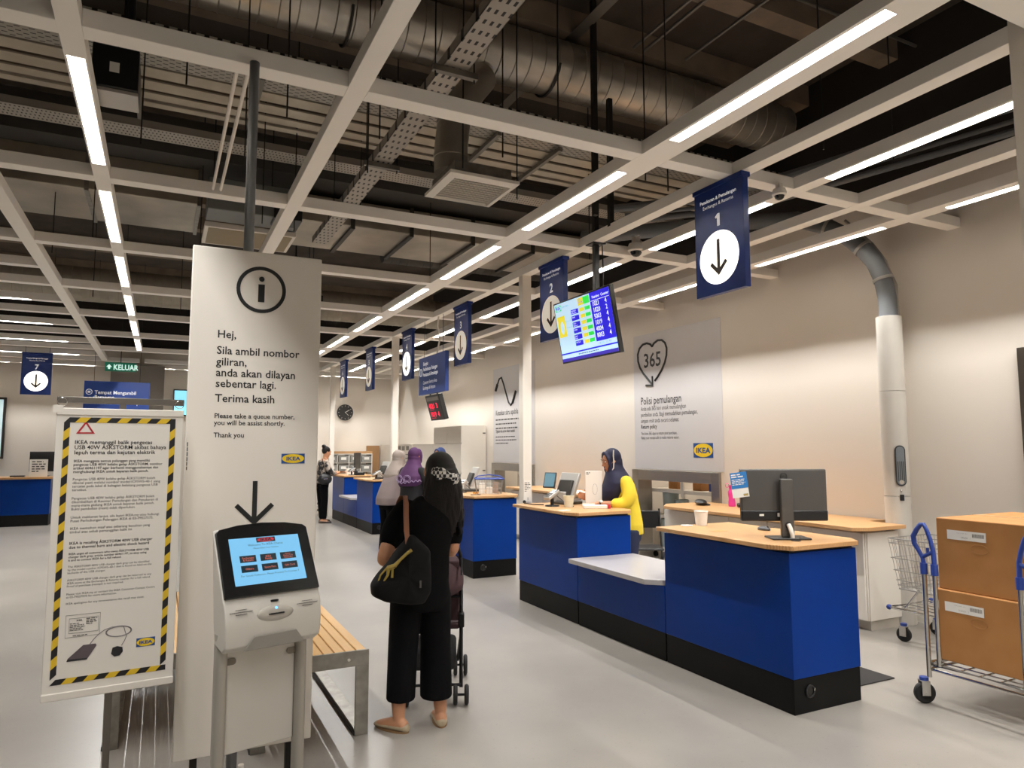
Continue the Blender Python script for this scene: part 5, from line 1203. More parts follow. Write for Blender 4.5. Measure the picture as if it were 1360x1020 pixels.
# lower face: ticket mouth, lamp, reader window, speaker slots
lf = Vector((0, -.1, .965)); lv_ = Vector((0, .013, .07)).normalized()
lo_ = Vector((0, -.1075, .93)); lu = (Vector((0, -.07, 1.035))-Vector((0, -.108, .93))).normalized(); ln = XP.cross(lu)
base = Vector((0, -.0985, .958))
MB().ball(base-ln*.004-lu*.018, (.075, .014, .032), 24, 0, 11).build('ticket_mouth', mat('mouth_grey', 'c2bcb2', .45), t)
MB().prism(rrect(.062, .006, .002), base-lu*.022+ln*.0, XP, lu, .014).build('ticket_slot', M_black, t)
MB().prism([(.005*math.cos(i*.5236), .005*math.sin(i*.5236)) for i in range(12)], base+lu*.0, XP, lu, .0135).build('status_lamp', mat('blue_lamp', '5aa0ff', .3, emit=3), t)
MB().prism(rrect(.03, .008, .002), base+lu*.03-ln*.003, XP, lu, .009).build('sensor_window', M_black, t)
sl = MB()
for sg in (-1, 1):
    for i, (w, n) in enumerate(((.045, 6), (.09, 12), (.045, 6))):
        for j in range(n): sl.prism(rrect(.005, .0016, .0006, 2, sg*.135-w/2+w*(j+.5)/n, .012-i*.009), base+ln*-.004, XP, lu, .0085)
sl.build('speaker_slots', M_greyink, t)
MB().prism([(-.125, -.0), (.125, 0), (.085, .055), (-.085, .055)], (0, -.101, .811), XP, Vector((0, -.12, 1)).normalized(), .006).build('grey_apron', mat('apron_grey', '9d988f', .45), t, bevel=.003)
for s in (-1, 1):
    lg = MB().loft([[Vector((s*.165+p[0], .03+p[1], z)) for p in rrect(.045, .06, .02)] for z in (.0, .86)]); lg.build('leg', mat('leg_silver', 'b2ada3', .35, .35), t, smooth=40)
    MB().prism([(0, -.012), (s*.04, -.012), (s*.046, 0), (s*.04, .012), (0, .012)][::s], (s*.145-s*.03*0, -.004, .765), XP, ZP, .004) if False else None
MB().box(-.142, .142, .03, .06, .385, .80).build('back_panel', M_kw, t, bevel=.004)
for s in (-1, 1): MB().prism(rrect(.045, .026, .011), (s*.128, .028, .745), XP, ZP, .004).build('bracket', mat('bracket_taupe', '837a6e', .4, .3), t)
MB().box(-.22, .22, -.2, .22, 0, .012).build('base_plate', M_silverpaint, t, bevel=.003)
MB().tube([(-.06, .06, .32), (-.05, .07, .2), (-.07, .08, .05), (-.02, .1, .015)], .012, 8).build('cable', M_white, t)

# ================================================================ people
def V(*a): return Vector(a)
def limb(mb, pts, rs, n=14):
    """tapered limb: rounded joints, smooth skin comes from the remesh"""
    mb.tube(pts, rs, n)
    for p, r in zip(pts, rs): mb.ball(p, r*.99, 12, 0, 7)
    return mb
def curve_pts(pts, rs, k=4):
    """Catmull-Rom through joints so limbs have no kinks"""
    P = [V(*p) if not isinstance(p, Vector) else p for p in pts]; out = []; ro = []
    for i in range(len(P)-1):
        a, b, c, d = P[max(i-1, 0)], P[i], P[i+1], P[min(i+2, len(P)-1)]
        for j in range(k):
            t = j/k
            out.append(.5*((2*b)+(c-a)*t+(2*a-5*b+4*c-d)*t*t+(3*b-a-3*c+d)*t**3)); ro.append(rs[i]*(1-t)+rs[i+1]*t)
    return out+[P[-1]], ro+[rs[-1]]
def hand(mb, wrist, direction, palm_n, side, s=1., curl=.5):
    """palm, four bent fingers of unequal length and a thumb from the side of the palm"""
    d = direction.normalized(); nrm = (palm_n-d*palm_n.dot(d)).normalized(); sd = d.cross(nrm).normalized()*side
    pc = wrist+d*.045*s
    rings = []
    for u, w, h in ((-.005, .024, .018), (.02, .034, .016), (.055, .04, .014), (.085, .037, .011)):
        rings.append(ell(wrist+d*u*s, w*s, h*s, 14, sd, nrm))
    mb.loft(rings)
    for i, (o, ln) in enumerate(((-.028, .062), (-.0095, .074), (.0095, .07), (.028, .054))):
        p = wrist+d*.083*s+sd*o*s; q = [p]; a = 0
        for k in range(3):
            a += curl*(.55+.2*k)
            q.append(q[-1]+(d*math.cos(a)+nrm*math.sin(a))*(ln*s*(.42, .32, .26)[k]))
        mb.tube(q, [.0085*s, .0082*s, .0075*s, .006*s], 8)
        for k, r in zip(q, (.0085, .0082, .0075, .006)): mb.ball(k, r*s, 8, 0, 5)
    p = wrist+d*.022*s-sd*.026*s; q = [p, p+(d*.6-sd*.75+nrm*.15)*.034*s, p+(d*1.5-sd*1.05+nrm*.5)*.036*s]
    mb.tube(q, [.012*s, .0105*s, .0075*s], 8); mb.ball(q[-1], .0075*s, 8, 0, 5); mb.ball(q[1], .0105*s, 8, 0, 5)
def head_into(mb, c, mx, s=1.):
    """skull, jaw, nose, lips, ears; c is the head centre, mx turns the face (+Y is forward)"""
    P = lambda x, y, z: c+mx @ V(x*s, y*s, z*s)
    mb.ball(P(0, -.012, .028), (.074*s, .092*s, .085*s), 20, 0, 13, mx)
    rings = []
    for z, rx, y0, y1 in ((-.108, .022, .03, .078), (-.095, .042, .0, .088), (-.07, .056, -.03, .09), (-.035, .066, -.06, .088), (.0, .071, -.085, .088), (.035, .071, -.09, .088), (.07, .06, -.08, .07)):
        rings.append([P(rx*math.cos(t), (y0+y1)/2+(y1-y0)/2*math.sin(t), z) for t in [2*math.pi*j/18 for j in range(18)]])
    mb.loft(rings)
    mb.loft([ell(P(0, .082, .028), .008*s, .008*s, 10, mx @ XP, mx @ YP), ell(P(0, .098, .0), .011*s, .012*s, 10, mx @ XP, mx @ YP), ell(P(0, .104, -.016), .015*s, .014*s, 10, mx @ XP, mx @ YP), ell(P(0, .09, -.026), .012*s, .008*s, 10, mx @ XP, mx @ YP)])
    mb.ball(P(0, .088, -.05), (.022*s, .009*s, .006*s), 12, 0, 7, mx); mb.ball(P(0, .087, -.062), (.019*s, .009*s, .006*s), 12, 0, 7, mx)
    mb.ball(P(0, .078, -.092), (.02*s, .014*s, .014*s), 12, 0, 7, mx)
    for e in (-1, 1):
        mb.ball(P(e*.03, .083, .042), (.02*s, .008*s, .006*s), 10, 0, 6, mx)
        mb.ball(P(e*.04, .07, -.012), (.022*s, .018*s, .018*s), 10, 0, 6, mx)
        mb.ball(P(e*.075, -.008, .0), (.009*s, .02*s, .03*s), 10, 0, 7, mx)
def face_parts(t, c, mx, s=1.):
    P = lambda x, y, z: c+mx @ V(x*s, y*s, z*s)
    for e in (-1, 1):
        MB().ball(P(e*.031, .079, .02), (.012*s, .011*s, .0058*s), 14, 0, 9, mx).build('eye', mat('eye_white', 'e8e4dc', .3), t)
        MB().ball(P(e*.031, .0875, .02), (.0058*s, .004*s, .0062*s), 12, 0, 7, mx).build('iris', mat('iris_dark', '20140f', .2), t)
        MB().tube([P(e*.014, .09, .042), P(e*.03, .092, .048), P(e*.048, .082, .042)], [.003*s, .0035*s, .002*s], 6).build('eyebrow', M_hair, t)
    MB().tube([P(-.021, .091, -.055), P(-.008, .097, -.053), P(.008, .097, -.053), P(.021, .091, -.055)], [.003*s, .0055*s, .0055*s, .003*s], 8).build('lips', mat('lip_colour', '9c5a50', .45), t)
def torso(mb, rows, n=24, p=.85):
    mb.loft([ell(V(x, y, z), rx, ry, n, XP, YP, p) for x, y, z, rx, ry in rows])
def body(P, rows, head, hm, legs, arms, feet, vox=.007, s=1., neck=None):
    mb = MB(); torso(mb, rows)
    limb(mb, *curve_pts(*neck, k=3)); head_into(mb, head, hm, s)
    for pts, rs in legs: limb(mb, *curve_pts(pts, rs, 4), n=14)
    for pts, rs, hd in arms:
        limb(mb, *curve_pts(pts, rs, 4), n=12)
        hand(mb, *hd)
    for a, d in feet: foot(mb, a, d)
    return remesh(mb, vox, 3)
def foot(mb, ankle, d, k=1., h=.0):
    d = V(d[0], d[1], 0).normalized(); sd = V(-d.y, d.x, 0); a = V(*ankle)
    rings = []
    for u, w, z, hh in ((-.058, .022, .03, .028), (-.04, .032, .035, .034), (0, .035, .042, .042), (.05, .037, .034, .034), (.1, .043, .026, .026), (.135, .04, .02, .02), (.162, .024, .016, .014)):
        c = V(a.x, a.y, 0)+d*u*k+ZP*(z*k+h)
        rings.append([c+sd*(w*k*math.cos(t))+ZP*(hh*k*math.sin(t)) for t in [2*math.pi*j/16 for j in range(16)]])
    mb.loft(rings)
def shoe_mesh(ankle, d, k=1.1, top=.06):
    d = V(d[0], d[1], 0).normalized(); sd = V(-d.y, d.x, 0); a = V(*ankle); mb = MB(); rings = []
    for u, w, hh in ((-.07, .016, .035), (-.058, .033, .05), (-.02, .039, .046), (.04, .041, .04), (.09, .047, .038), (.135, .046, .034), (.165, .034, .028), (.18, .012, .016)):
        c = V(a.x, a.y, 0)+d*u*k
        rings.append([c+sd*(w*k*math.cos(t))+ZP*(hh*k*(1 if math.sin(t) > 0 else 1)*(.5+.5*math.sin(t))*1.0+.004) for t in [2*math.pi*j/16 for j in range(16)]])
    mb.loft(rings); return mb
def cloth(rows_list, limbs, vox=.011, sm=6):
    mb = MB()
    for rows in rows_list: torso(mb, rows)
    for pts, rs in limbs: limb(mb, *curve_pts(pts, rs, 4), n=16)
    return remesh(mb, vox, sm)
def trouser(mb, hip, knee, hem, r):
    """loose leg: rings from hip to hem"""
    a, b, c = V(*hip), V(*knee), V(*hem); rings = []
    for i in range(9):
        t = i/8
        p = a.lerp(b, t*2) if t < .5 else b.lerp(c, (t-.5)*2)
        rx = r[0]*(1-t)+r[2]*t if r[1] is None else (r[0]*(1-2*t)+r[1]*2*t if t < .5 else r[1]*(2-2*t)+r[2]*(2*t-1))
        rings.append(ell(p, rx, rx*1.02, 20))
    mb.loft(rings)
M_blackcloth = mat('black_cotton', '080809', .95, var=.2, scale=14, bump=.3, bscale=25, spec=.12)
M_blacktrs = mat('black_twill', '09090b', .95, var=.2, scale=10, bump=.3, bscale=18, spec=.12)

# ---------------------------------------------------------------- woman in black, seen from behind
t = thing('person', 'woman in black with checked hair bow and tote bag pushing a stroller', 'person', (1.40, 4.0, 0))
hm = Matrix.Rotation(R(-26), 3, 'Z') @ Matrix.Rotation(R(-16), 3, 'X') @ Matrix.Rotation(R(4), 3, 'Y')
hc = V(.125, .075, 1.445)
rows = [(.0, .0, .70, .13, .10), (.0, .0, .78, .165, .115), (.01, .0, .86, .155, .11), (.02, .0, .96, .13, .095), (.03, .005, 1.06, .14, .1), (.04, .015, 1.16, .155, .1), (.05, .025, 1.24, .15, .085), (.06, .035, 1.29, .09, .06)]
legs = [([(-.075, 0, .78), (-.095, .02, .45), (-.125, .0, .24), (-.128, -.02, .07)], [.085, .06, .047, .034]), ([(.085, 0, .78), (.105, .02, .45), (.115, .0, .24), (.12, -.03, .07)], [.085, .06, .047, .034])]
arms = [([(-.10, .02, 1.235), (-.185, -.02, 1.09), (-.232, -.03, .965), (-.12, .2, .95), (-.02, .33, .97)], [.052, .047, .04, .034, .024], (V(-.02, .33, .97), V(.6, .7, .1), V(0, 0, -1), 1, 1., .8)),
        ([(.19, .03, 1.225), (.222, .05, 1.08), (.215, .06, .97), (.19, .25, .98), (.16, .40, .98)], [.052, .045, .038, .033, .024], (V(.16, .40, .98), V(-.2, 1, -.1), V(0, 0, -1), -1, 1., .9))]
feet = [((-.128, -.02, .07), (-.55, .85)), ((.12, -.03, .07), (.25, 1))]
b = body(None, rows, hc, hm, legs, arms, feet, .007, .98, ([(.055, .03, 1.24), (.075, .045, 1.31), (.105, .06, 1.39)], [.06, .05, .05])).build('body', M_skin, t)
face_parts(t, hc, hm, .98)
sh = cloth([[(.0, .0, .80, .168, .125), (.005, .0, .88, .165, .122), (.02, .0, .97, .15, .112), (.03, .005, 1.07, .158, .115), (.04, .015, 1.16, .172, .115), (.05, .025, 1.24, .165, .1), (.06, .035, 1.285, .1, .07), (.065, .04, 1.31, .065, .055)]],
           [([(-.09, .02, 1.235), (-.155, .0, 1.16), (-.192, -.022, 1.075)], [.066, .068, .066]), ([(.18, .03, 1.225), (.215, .045, 1.14), (.224, .05, 1.05)], [.064, .063, .058])], .01, 5)
sh.build('t_shirt', M_blackcloth, t)
mb = MB(); torso(mb, [(.0, 0, .66, .14, .12), (.0, 0, .74, .178, .13), (.0, 0, .82, .166, .125), (.01, 0, .90, .15, .115)])
trouser(mb, (-.085, 0, .74), (-.10, .01, .45), (-.115, -.005, .165), (.095, .086, .083)); trouser(mb, (.09, 0, .74), (.10, .01, .45), (.095, -.02, .155), (.095, .09, .094))
remesh(mb, .01, 5).build('trousers', M_blacktrs, t)
M_shoe = mat('beige_leather', 'a8977c', .5, var=.15)
for a, d in feet:
    s_ = shoe_mesh(a, d, .98).build('shoe', M_shoe, t, subsurf=1)
    dd = V(d[0], d[1], 0).normalized(); sd = V(-dd.y, dd.x, 0); bs = V(a[0], a[1], 0)
    MB().loft([[bs+dd*(.05+.118*math.cos(q))+sd*(.044*math.sin(q))+ZP*z for q in [2*math.pi*j/24 for j in range(24)]] for z in (0, .01)]).build('sole', mat('tan_sole', '8a6a48', .7), s_)
# hair: cap, long fall, strands, bow
def hair_mesh(c, mx, s, fall, side=0.):
    mb = MB(); P = lambda x, y, z: c+mx @ V(x*s, y*s, z*s)
    mb.ball(P(0, -.022, .032), (.089*s, .098*s, .096*s), 22, 0, 13, mx)
    rings = []
    for z, w, y, dp in fall: rings.append(ell(P(0, y, z), w*s, dp*s, 20, mx @ XP, mx @ YP))
    mb.loft(rings); return mb, P
P = lambda x, y, z: hc+hm @ V(x, y, z)
mb = MB(); mb.ball(hc+V(.008, -.03, .035), (.09, .096, .098), 24, 0, 14)
torso(mb, [(.136, .03, 1.50, .084, .08), (.136, .012, 1.43, .09, .085), (.137, .002, 1.36, .096, .078), (.138, -.008, 1.29, .102, .068), (.138, -.012, 1.22, .102, .058), (.14, -.012, 1.16, .09, .05), (.145, -.02, 1.12, .07, .032)], p=.95)
rnd = random.Random(3)
for i in range(34):
    a = -1.6+3.2*i/33; cx, cy = math.sin(a), -math.cos(a); ph = rnd.uniform(0, 6.28); L = rnd.uniform(1.06, 1.17)
    q = []; rr = []
    for k in range(9):
        t_ = k/8; z = 1.47+(L-1.47)*t_
        wv = .011*math.sin(ph+t_*9)*(.2+t_)
        R_ = .082+.03*math.sin(math.pi*min(1, t_*.8)); dp = (.104*(1-t_)+.05*t_)
        q.append(V(.136+.006*t_+cx*R_+wv, .035-.055*t_+cy*dp, z)); rr.append((.016-.009*t_**3)*(.8 if k == 0 else 1))
    mb.tube(q, rr, 7)
hb_ = remesh(mb, .006, 2).build('hair', M_hair, t)
MB().tube([V(.215, .0, 1.13), V(.245, -.005, 1.105), V(.262, -.005, 1.125), V(.25, 0, 1.15)], .004, 6).build('loose_lock', M_hair, hb_)
M_check = two_tone('gingham', 'ece8e2', '16151a', .7, 52, .45, .55, 'checker')
bu = V(.93, .06, -.36).normalized(); bn = V(-.08, -1, .12); bn = (bn-bu*bn.dot(bu)).normalized(); bv = bn.cross(bu)
bo_ = hc+V(.014, -.145, -.012)
bw = MB()
for sg in (-1, 1):
    rings = []
    for u, h, dz in ((.0, .012, .016), (.02, .023, .02), (.05, .03, .014), (.078, .028, -.012), (.092, .02, -.032)):
        rings.append(ell(bo_+bu*(sg*u)+bn*dz, h, .012, 14, bv, bn))
    bw.loft(rings)
bw.loft([ell(bo_+bu*q+bn*.02, .018, .014, 12, bv, bn) for q in (-.012, .012)])
for sg in (-1, 1): bw.loft([ell(bo_+bu*(sg*q)-bv*(q*.55)+bn*(.012-.12*q), w, .005, 10, bv, bn) for q, w in ((.01, .012), (.04, .016), (.066, .014))])
bw.build('hair_bow', M_check, t)

# tote bag on her left shoulder
t = thing('tote_bag', 'big black tote bag with yellow motif hanging from the shoulder of the woman in black', 'bag', (1.22, 3.80, .74))
M_tote = mat('black_canvas', '0b0a0b', .85, var=.2, scale=8, bump=.5, bscale=10, spec=.2)
# outline (x, z) in the room, pressed to her back-left side
out0 = [(-.18, 1.075), (-.27, .965), (-.36, .865), (-.352, .805), (-.275, .765), (-.16, .742), (-.055, .735), (-.025, .80), (-.02, .92), (-.025, 1.03), (-.07, 1.075), (-.115, 1.115), (-.145, 1.115)]
out = []
for i in range(len(out0)):
    a, b = out0[i], out0[(i+1) % len(out0)]
    out += [a, ((2*a[0]+b[0])/3, (2*a[1]+b[1])/3), ((a[0]+2*b[0])/3, (a[1]+2*b[1])/3)]
cx, cz = -.17, .90
rings = []
for k, yy in ((.05, -.292), (.5, -.29), (.82, -.28), (.95, -.262), (1.0, -.235), (1.0, -.19), (.95, -.16), (.8, -.142), (.4, -.135), (.05, -.134)):
    rings.append([V(1.40+cx+(x-cx)*k, 4.0+yy+.012*math.sin(x*40+z*22)*k, cz+(z-cz)*k) for x, z in out])
MB().loft(rings).build('bag_body', M_tote, t, world=True, subsurf=1, smooth=80)
M_strap = mat('tan_leather', '8a5636', .5)
def strap(pts, w, d):
    mb = MB(); rings = []
    for i, p in enumerate(pts):
        p = V(*p); rings.append([p+V(a*w, b*d, 0) for a, b in ((-1,-1),(1,-1),(1,1),(-1,1))])
    return mb.loft(rings)
for dx, dy in ((0, 0), (.012, .05)):
    strap([(1.235+dx, 3.745+dy*.5, 1.07), (1.246+dx, 3.80+dy, 1.13), (1.262+dx, 3.86+dy, 1.205), (1.277+dx, 3.91+dy, 1.28), (1.286+dx, 3.965+dy*.6, 1.318), (1.288+dx, 4.03, 1.318), (1.288+dx, 4.09, 1.28), (1.288+dx, 4.13, 1.2)], .013, .004).build('strap', M_strap, t, world=True, bevel=.002)
M_mot = mat('motif_yellow', '9c8638', .6)
mq = V(1.40, 3.712, 0)
mb = MB()
def mp(pts, w): 
    mb.tube([V(1.40+x, 4.0+y-.0, z) for x, y, z in pts], w, 6, ry=1)
mp([(-.155, -.287, 1.045), (-.185, -.289, 1.025), (-.22, -.288, .995), (-.25, -.286, .965)], [.011, .008, .008, .012]); mp([(-.25, -.286, .965), (-.285, -.28, .955)], .014)
mp([(-.28, -.28, .955), (-.285, -.283, .92), (-.305, -.275, .885)], [.012, .007, .005]); mp([(-.26, -.286, .955), (-.262, -.287, .905)], .007); mp([(-.285, -.278, .96), (-.318, -.262, .92), (-.33, -.255, .875)], [.007, .005, .004])
mb.build('printed_motif', M_mot, t, world=True)
MB().bars((1.30, 3.703, .84), ZP, mX, (.05,), .01, .01, 0, .002).build('small_print', mat('motif_grey', '55524c', .6), t, world=True)

# stroller in front of her
t = thing('baby_stroller', 'black folding stroller with brown hood in front of the woman in black', 'stroller', (1.60, 4.34, 0))
M_fr = mat('stroller_frame', '151516', .35, .4); M_hood = mat('stroller_fabric', '4a3236', .8, var=.15)
xl, xr = 1.415, 1.785
for x, sg in ((xl, -1), (xr, 1)):
    MB().tube(curve_pts([(x-.0*sg, 4.28, .10), (x, 4.40, .5), (x+.0*sg, 4.50, .75), (x-.01*sg, 4.43, .9), (x-.04*sg, 4.33, .985), (x-.06*sg, 4.27, .99)], [.012]*6, 4)[0], .012, 10).build('push_tube', M_fr, t, world=True, smooth=60)
    MB().tube([(x, 4.40, .5), (x, 4.70, .3), (x-.02*sg, 4.86, .1)], .012, 10).build('front_tube', M_fr, t, world=True)
    MB().tube([(x, 4.33, .22), (x, 4.66, .42)], .008, 8).build('cross_link', M_fr, t, world=True)
    MB().box(x-.02, x+.02, 4.37, 4.45, .44, .53).build('hinge', M_fr, t, world=True, bevel=.008)
    MB().ball((x-.05*sg, 4.27, .99), (.018, .05, .018), 12).build('grip', M_blackrub, t, world=True)
    for y, rr in ((4.26, .062), (4.84, .07)):
        for dx in (-.035, .035):
            w = MB().tube(arc((x+dx, y, rr), rr-.014, 0, 2*math.pi, 28, YP, ZP)[:-1], .014, 8, closed=True); wo = w.build('wheel', M_blackrub, t, world=True, smooth=60)
            hub = MB().cyl((x+dx-.008, y, rr), (x+dx+.008, y, rr), .016, 12)
            for q in range(5): hub.tube([(x+dx, y, rr), (x+dx, y+(rr-.016)*math.cos(q*1.2566), rr+(rr-.016)*math.sin(q*1.2566))], .005, 6)
            hub.build('hub', mat('wheel_hub', '6b6257', .5), wo, world=True)
        MB().tube([(x-.05, y, rr), (x+.05, y, rr)], .008, 8).build('axle', M_fr, t, world=True)
MB().tube([(xl, 4.27, .12), (xr, 4.27, .12)], .009, 8).tube([(xl, 4.46, .62), (xr, 4.46, .62)], .009, 8).build('cross_bar', M_fr, t, world=True)
mb = MB(); rings = []
for i in range(9):
    a = R(-20+i*20); rings.append([V((xl+xr)/2+.2*math.cos(q), 4.56+(.10+.16*math.sin(q))*math.cos(a)*-1, .66+(.03+.19*max(0, math.sin(q)))*math.sin(a)*1.0+.05) for q in [math.pi*j/14 for j in range(15)]])
hd_ = MB()
for i in range(8):
    pass
n = 15
vs = [p for r in rings for p in r]; fs = [(i*n+j, i*n+j+1, (i+1)*n+j+1, (i+1)*n+j) for i in range(8) for j in range(n-1)]
ho = hd_.add(vs, fs).build('hood', M_hood, t, world=True, smooth=60); so = ho.modifiers.new('thick', 'SOLIDIFY'); so.thickness = .008
bk = MB(); bk.loft([[V(x_, y_, z_) for x_, y_, z_ in ((xl+.015, 4.40+dy, .86), (xr-.015, 4.40+dy, .86), (xr-.005, 4.52+dy, .45), (xl+.005, 4.52+dy, .45))] for dy in (0, .03)]); bk.build('backrest', M_hood, t, world=True, bevel=.01)
MB().box(xl+.01, xr-.01, 4.5, 4.75, .40, .44).build('seat', M_hood, t, world=True, bevel=.012)
MB().tube(arc((xr-.0, 4.5, .72), .17, R(20), R(150), 14, -YP, ZP), .006, 8).build('hood_rib', M_fr, t, world=True)
MB().box(xl+.03, xr-.03, 4.34, 4.72, .18, .32).build('under_basket', mat('stroller_mesh', '1d1c1e', .8), t, world=True, bevel=.03)

t.rotation_euler = (0, 0, R(-22))

# ---------------------------------------------------------------- headscarf builder
def scarf(t, c, mx, s, drape, m, vox=.009, name='headscarf'):
    """cap that leaves the face free plus a drape over the shoulders (rows in the person's frame)"""
    mb = MB(); P = lambda x, y, z: c+mx @ V(x*s, y*s, z*s)
    mb.ball(P(0, -.03, .03), (.088*s, .092*s, .098*s), 22, 0, 13, mx)
    rg = []
    for k in range(22):                                    # roll of cloth round the face
        a = 2*math.pi*k/22; rg.append(P(.07*math.sin(a), .052-.02*math.cos(a)*.4+(.012 if math.cos(a) < -.5 else 0), .0+.105*math.cos(a)))
    mb.tube(rg, .017*s, 8, closed=True)
    mb.loft([ell(P(0, -.03, -.02), .088*s, .088*s, 20, mx @ XP, mx @ YP), ell(P(0, -.028, -.07), .082*s, .078*s, 20, mx @ XP, mx @ YP), ell(P(0, -.015, -.125), .08*s, .075*s, 20, mx @ XP, mx @ YP)])
    mb.tube([P(-.06, .045, -.075), P(0, .075, -.115), P(.06, .045, -.075)], .02*s, 8)
    rr = [ell(V(x, y, z), rx, ry, 28, XP, YP, .9) for x, y, z, rx, ry in drape]
    mb.loft(rr)
    return remesh(mb, vox, 4).build(name, m, t)
FWD = lambda a: Matrix.Rotation(R(a), 3, 'Z')

# ---------------------------------------------------------------- staff member in yellow
t = thing('person', 'staff member in navy headscarf and yellow shirt leaning on the counter', 'person', (4.31, 6.0, 0), R(74))
hm = Matrix.Rotation(R(6), 3, 'Z') @ Matrix.Rotation(R(-20), 3, 'X')
hc = V(0, .15, 1.46)
rows = [(0, -.02, .72, .14, .11), (0, -.02, .82, .17, .125), (0, -.01, .92, .16, .12), (0, .0, 1.02, .15, .115), (0, .02, 1.12, .16, .12), (0, .04, 1.22, .175, .11), (0, .055, 1.29, .15, .085), (0, .07, 1.33, .07, .06)]
legs = [([(s*.085, -.02, .8), (s*.09, .0, .46), (s*.09, -.04, .07)], [.09, .062, .036]) for s in (-1, 1)]
# local: +Y faces the customers (world -X), +X is world +Y; her left arm is local -X (towards the viewer)
arms = [([(-.17, .05, 1.255), (-.225, .04, 1.12), (-.215, .10, 1.03), (-.15, .24, 1.03), (-.10, .33, 1.035)], [.052, .05, .043, .036, .026], (V(-.10, .33, 1.035), V(.25, .9, -.05), V(0, 0, -1), 1, 1., .45)),
        ([(.17, .05, 1.255), (.215, .10, 1.12), (.18, .2, 1.04), (.13, .30, 1.06), (.09, .37, 1.08)], [.052, .048, .042, .036, .026], (V(.09, .37, 1.08), V(-.15, .9, .3), V(-1, 0, 0), -1, 1., .5))]
body(None, rows, hc, hm, legs, arms, [((s*.09, -.04, .07), (s*.2, 1)) for s in (-1, 1)], .007, .98, ([(0, .06, 1.28), (0, .08, 1.34), (0, .12, 1.41)], [.06, .052, .05])).build('body', mat('skin_tan', 'b37c59', .5, var=.06, scale=20), t)
face_parts(t, hc, hm, .98)
M_yel = mat('yellow_polo', 'e6c935', .8, var=.06, scale=12, bump=.25, bscale=16)
cloth([[(0, -.03, .72, .17, .14), (0, -.02, .82, .185, .145), (0, -.01, .92, .178, .138), (0, .0, 1.02, .165, .13), (0, .02, 1.12, .175, .13), (0, .04, 1.22, .188, .12), (0, .055, 1.3, .15, .09), (0, .07, 1.34, .075, .065)]],
      [([(-.17, .05, 1.25), (-.23, .04, 1.13), (-.225, .085, 1.045), (-.19, .165, 1.035)], [.068, .07, .066, .06]), ([(.17, .05, 1.25), (.22, .09, 1.13), (.195, .17, 1.05), (.165, .22, 1.05)], [.068, .066, .06, .055])], .009, 4).build('shirt', M_yel, t)
mb = MB(); torso(mb, [(0, -.02, .66, .16, .125), (0, -.02, .76, .178, .135), (0, -.02, .84, .168, .13)])
for s in (-1, 1): trouser(mb, (s*.09, -.02, .76), (s*.09, -.0, .45), (s*.09, -.04, .04), (.098, .08, .07))
remesh(mb, .011, 4).build('trousers', mat('navy_trousers', '1c2340', .8), t)
for s in (-1, 1): shoe_mesh((s*.09, -.04, .07), (s*.2, 1)).build('shoe', M_black, t, subsurf=1)
M_navyscarf = mat('navy_scarf', '1a1b38', .75, var=.1, scale=10, bump=.35, bscale=14)
scarf(t, hc, hm, 1., [(0, .12, 1.42, .085, .085), (0, .10, 1.36, .105, .10), (0, .085, 1.30, .155, .125), (0, .085, 1.24, .185, .14), (.01, .10, 1.16, .17, .15), (.02, .12, 1.09, .14, .13), (.02, .13, 1.045, .10, .105)], M_navyscarf)
P = lambda x, y, z: hc+hm @ V(x, y, z)
MB().tube([P(-.094, -.025, .11), P(-.101, .0, .06), P(-.1, .015, .0), P(-.088, .035, -.06), P(-.066, .065, -.095)], .006, 8).build('mask_loop', M_white, t)
MB().ball(P(-.035, .075, -.115), (.04, .02, .016), 14, 0, 8, hm).build('lowered_mask', M_white, t)
wp = V(-.115, .305, 1.034)
MB().tube([wp-V(.25, .9, 0)*.01, wp+V(.25, .9, 0)*.012], .031, 16).build('watch_strap', M_black, t)
wd_ = V(-.6, -.1, .75).normalized()
MB().cyl(wp+wd_*.026, wp+wd_*.036, .017, 18).build('watch_face', mat('watch_dial', 'd8d6d0', .2), t)

# ---------------------------------------------------------------- woman with purple headscarf
t = thing('person', 'woman in black robe and purple embroidered headscarf at the middle desk', 'person', (3.21, 9.58, 0), R(-62))
hm = Matrix.Rotation(R(-6), 3, 'X'); hc = V(0, .06, 1.475)
rows = [(0, 0, .72, .15, .12), (0, 0, .84, .175, .13), (0, 0, .96, .155, .12), (0, .0, 1.08, .16, .12), (0, .01, 1.2, .175, .11), (0, .02, 1.29, .14, .085), (0, .03, 1.34, .07, .06)]
legs = [([(s*.085, 0, .8), (s*.09, .01, .46), (s*.09, -.02, .07)], [.09, .062, .036]) for s in (-1, 1)]
arms = [([(s*.17, .01, 1.27), (s*.22, .05, 1.12), (s*.22, .12, 1.02), (s*.16, .26, 1.04), (s*.12, .34, 1.05)], [.052, .048, .042, .036, .026], (V(s*.12, .34, 1.05), V(-s*.2, .9, 0), V(0, 0, -1), -s, 1., .5)) for s in (-1, 1)]
body(None, rows, hc, hm, legs, arms, [((s*.09, -.02, .07), (s*.2, 1)) for s in (-1, 1)], .009, .98, ([(0, .02, 1.28), (0, .04, 1.34), (0, .05, 1.42)], [.06, .052, .05])).build('body', M_skin, t)
face_parts(t, hc, hm, .98)
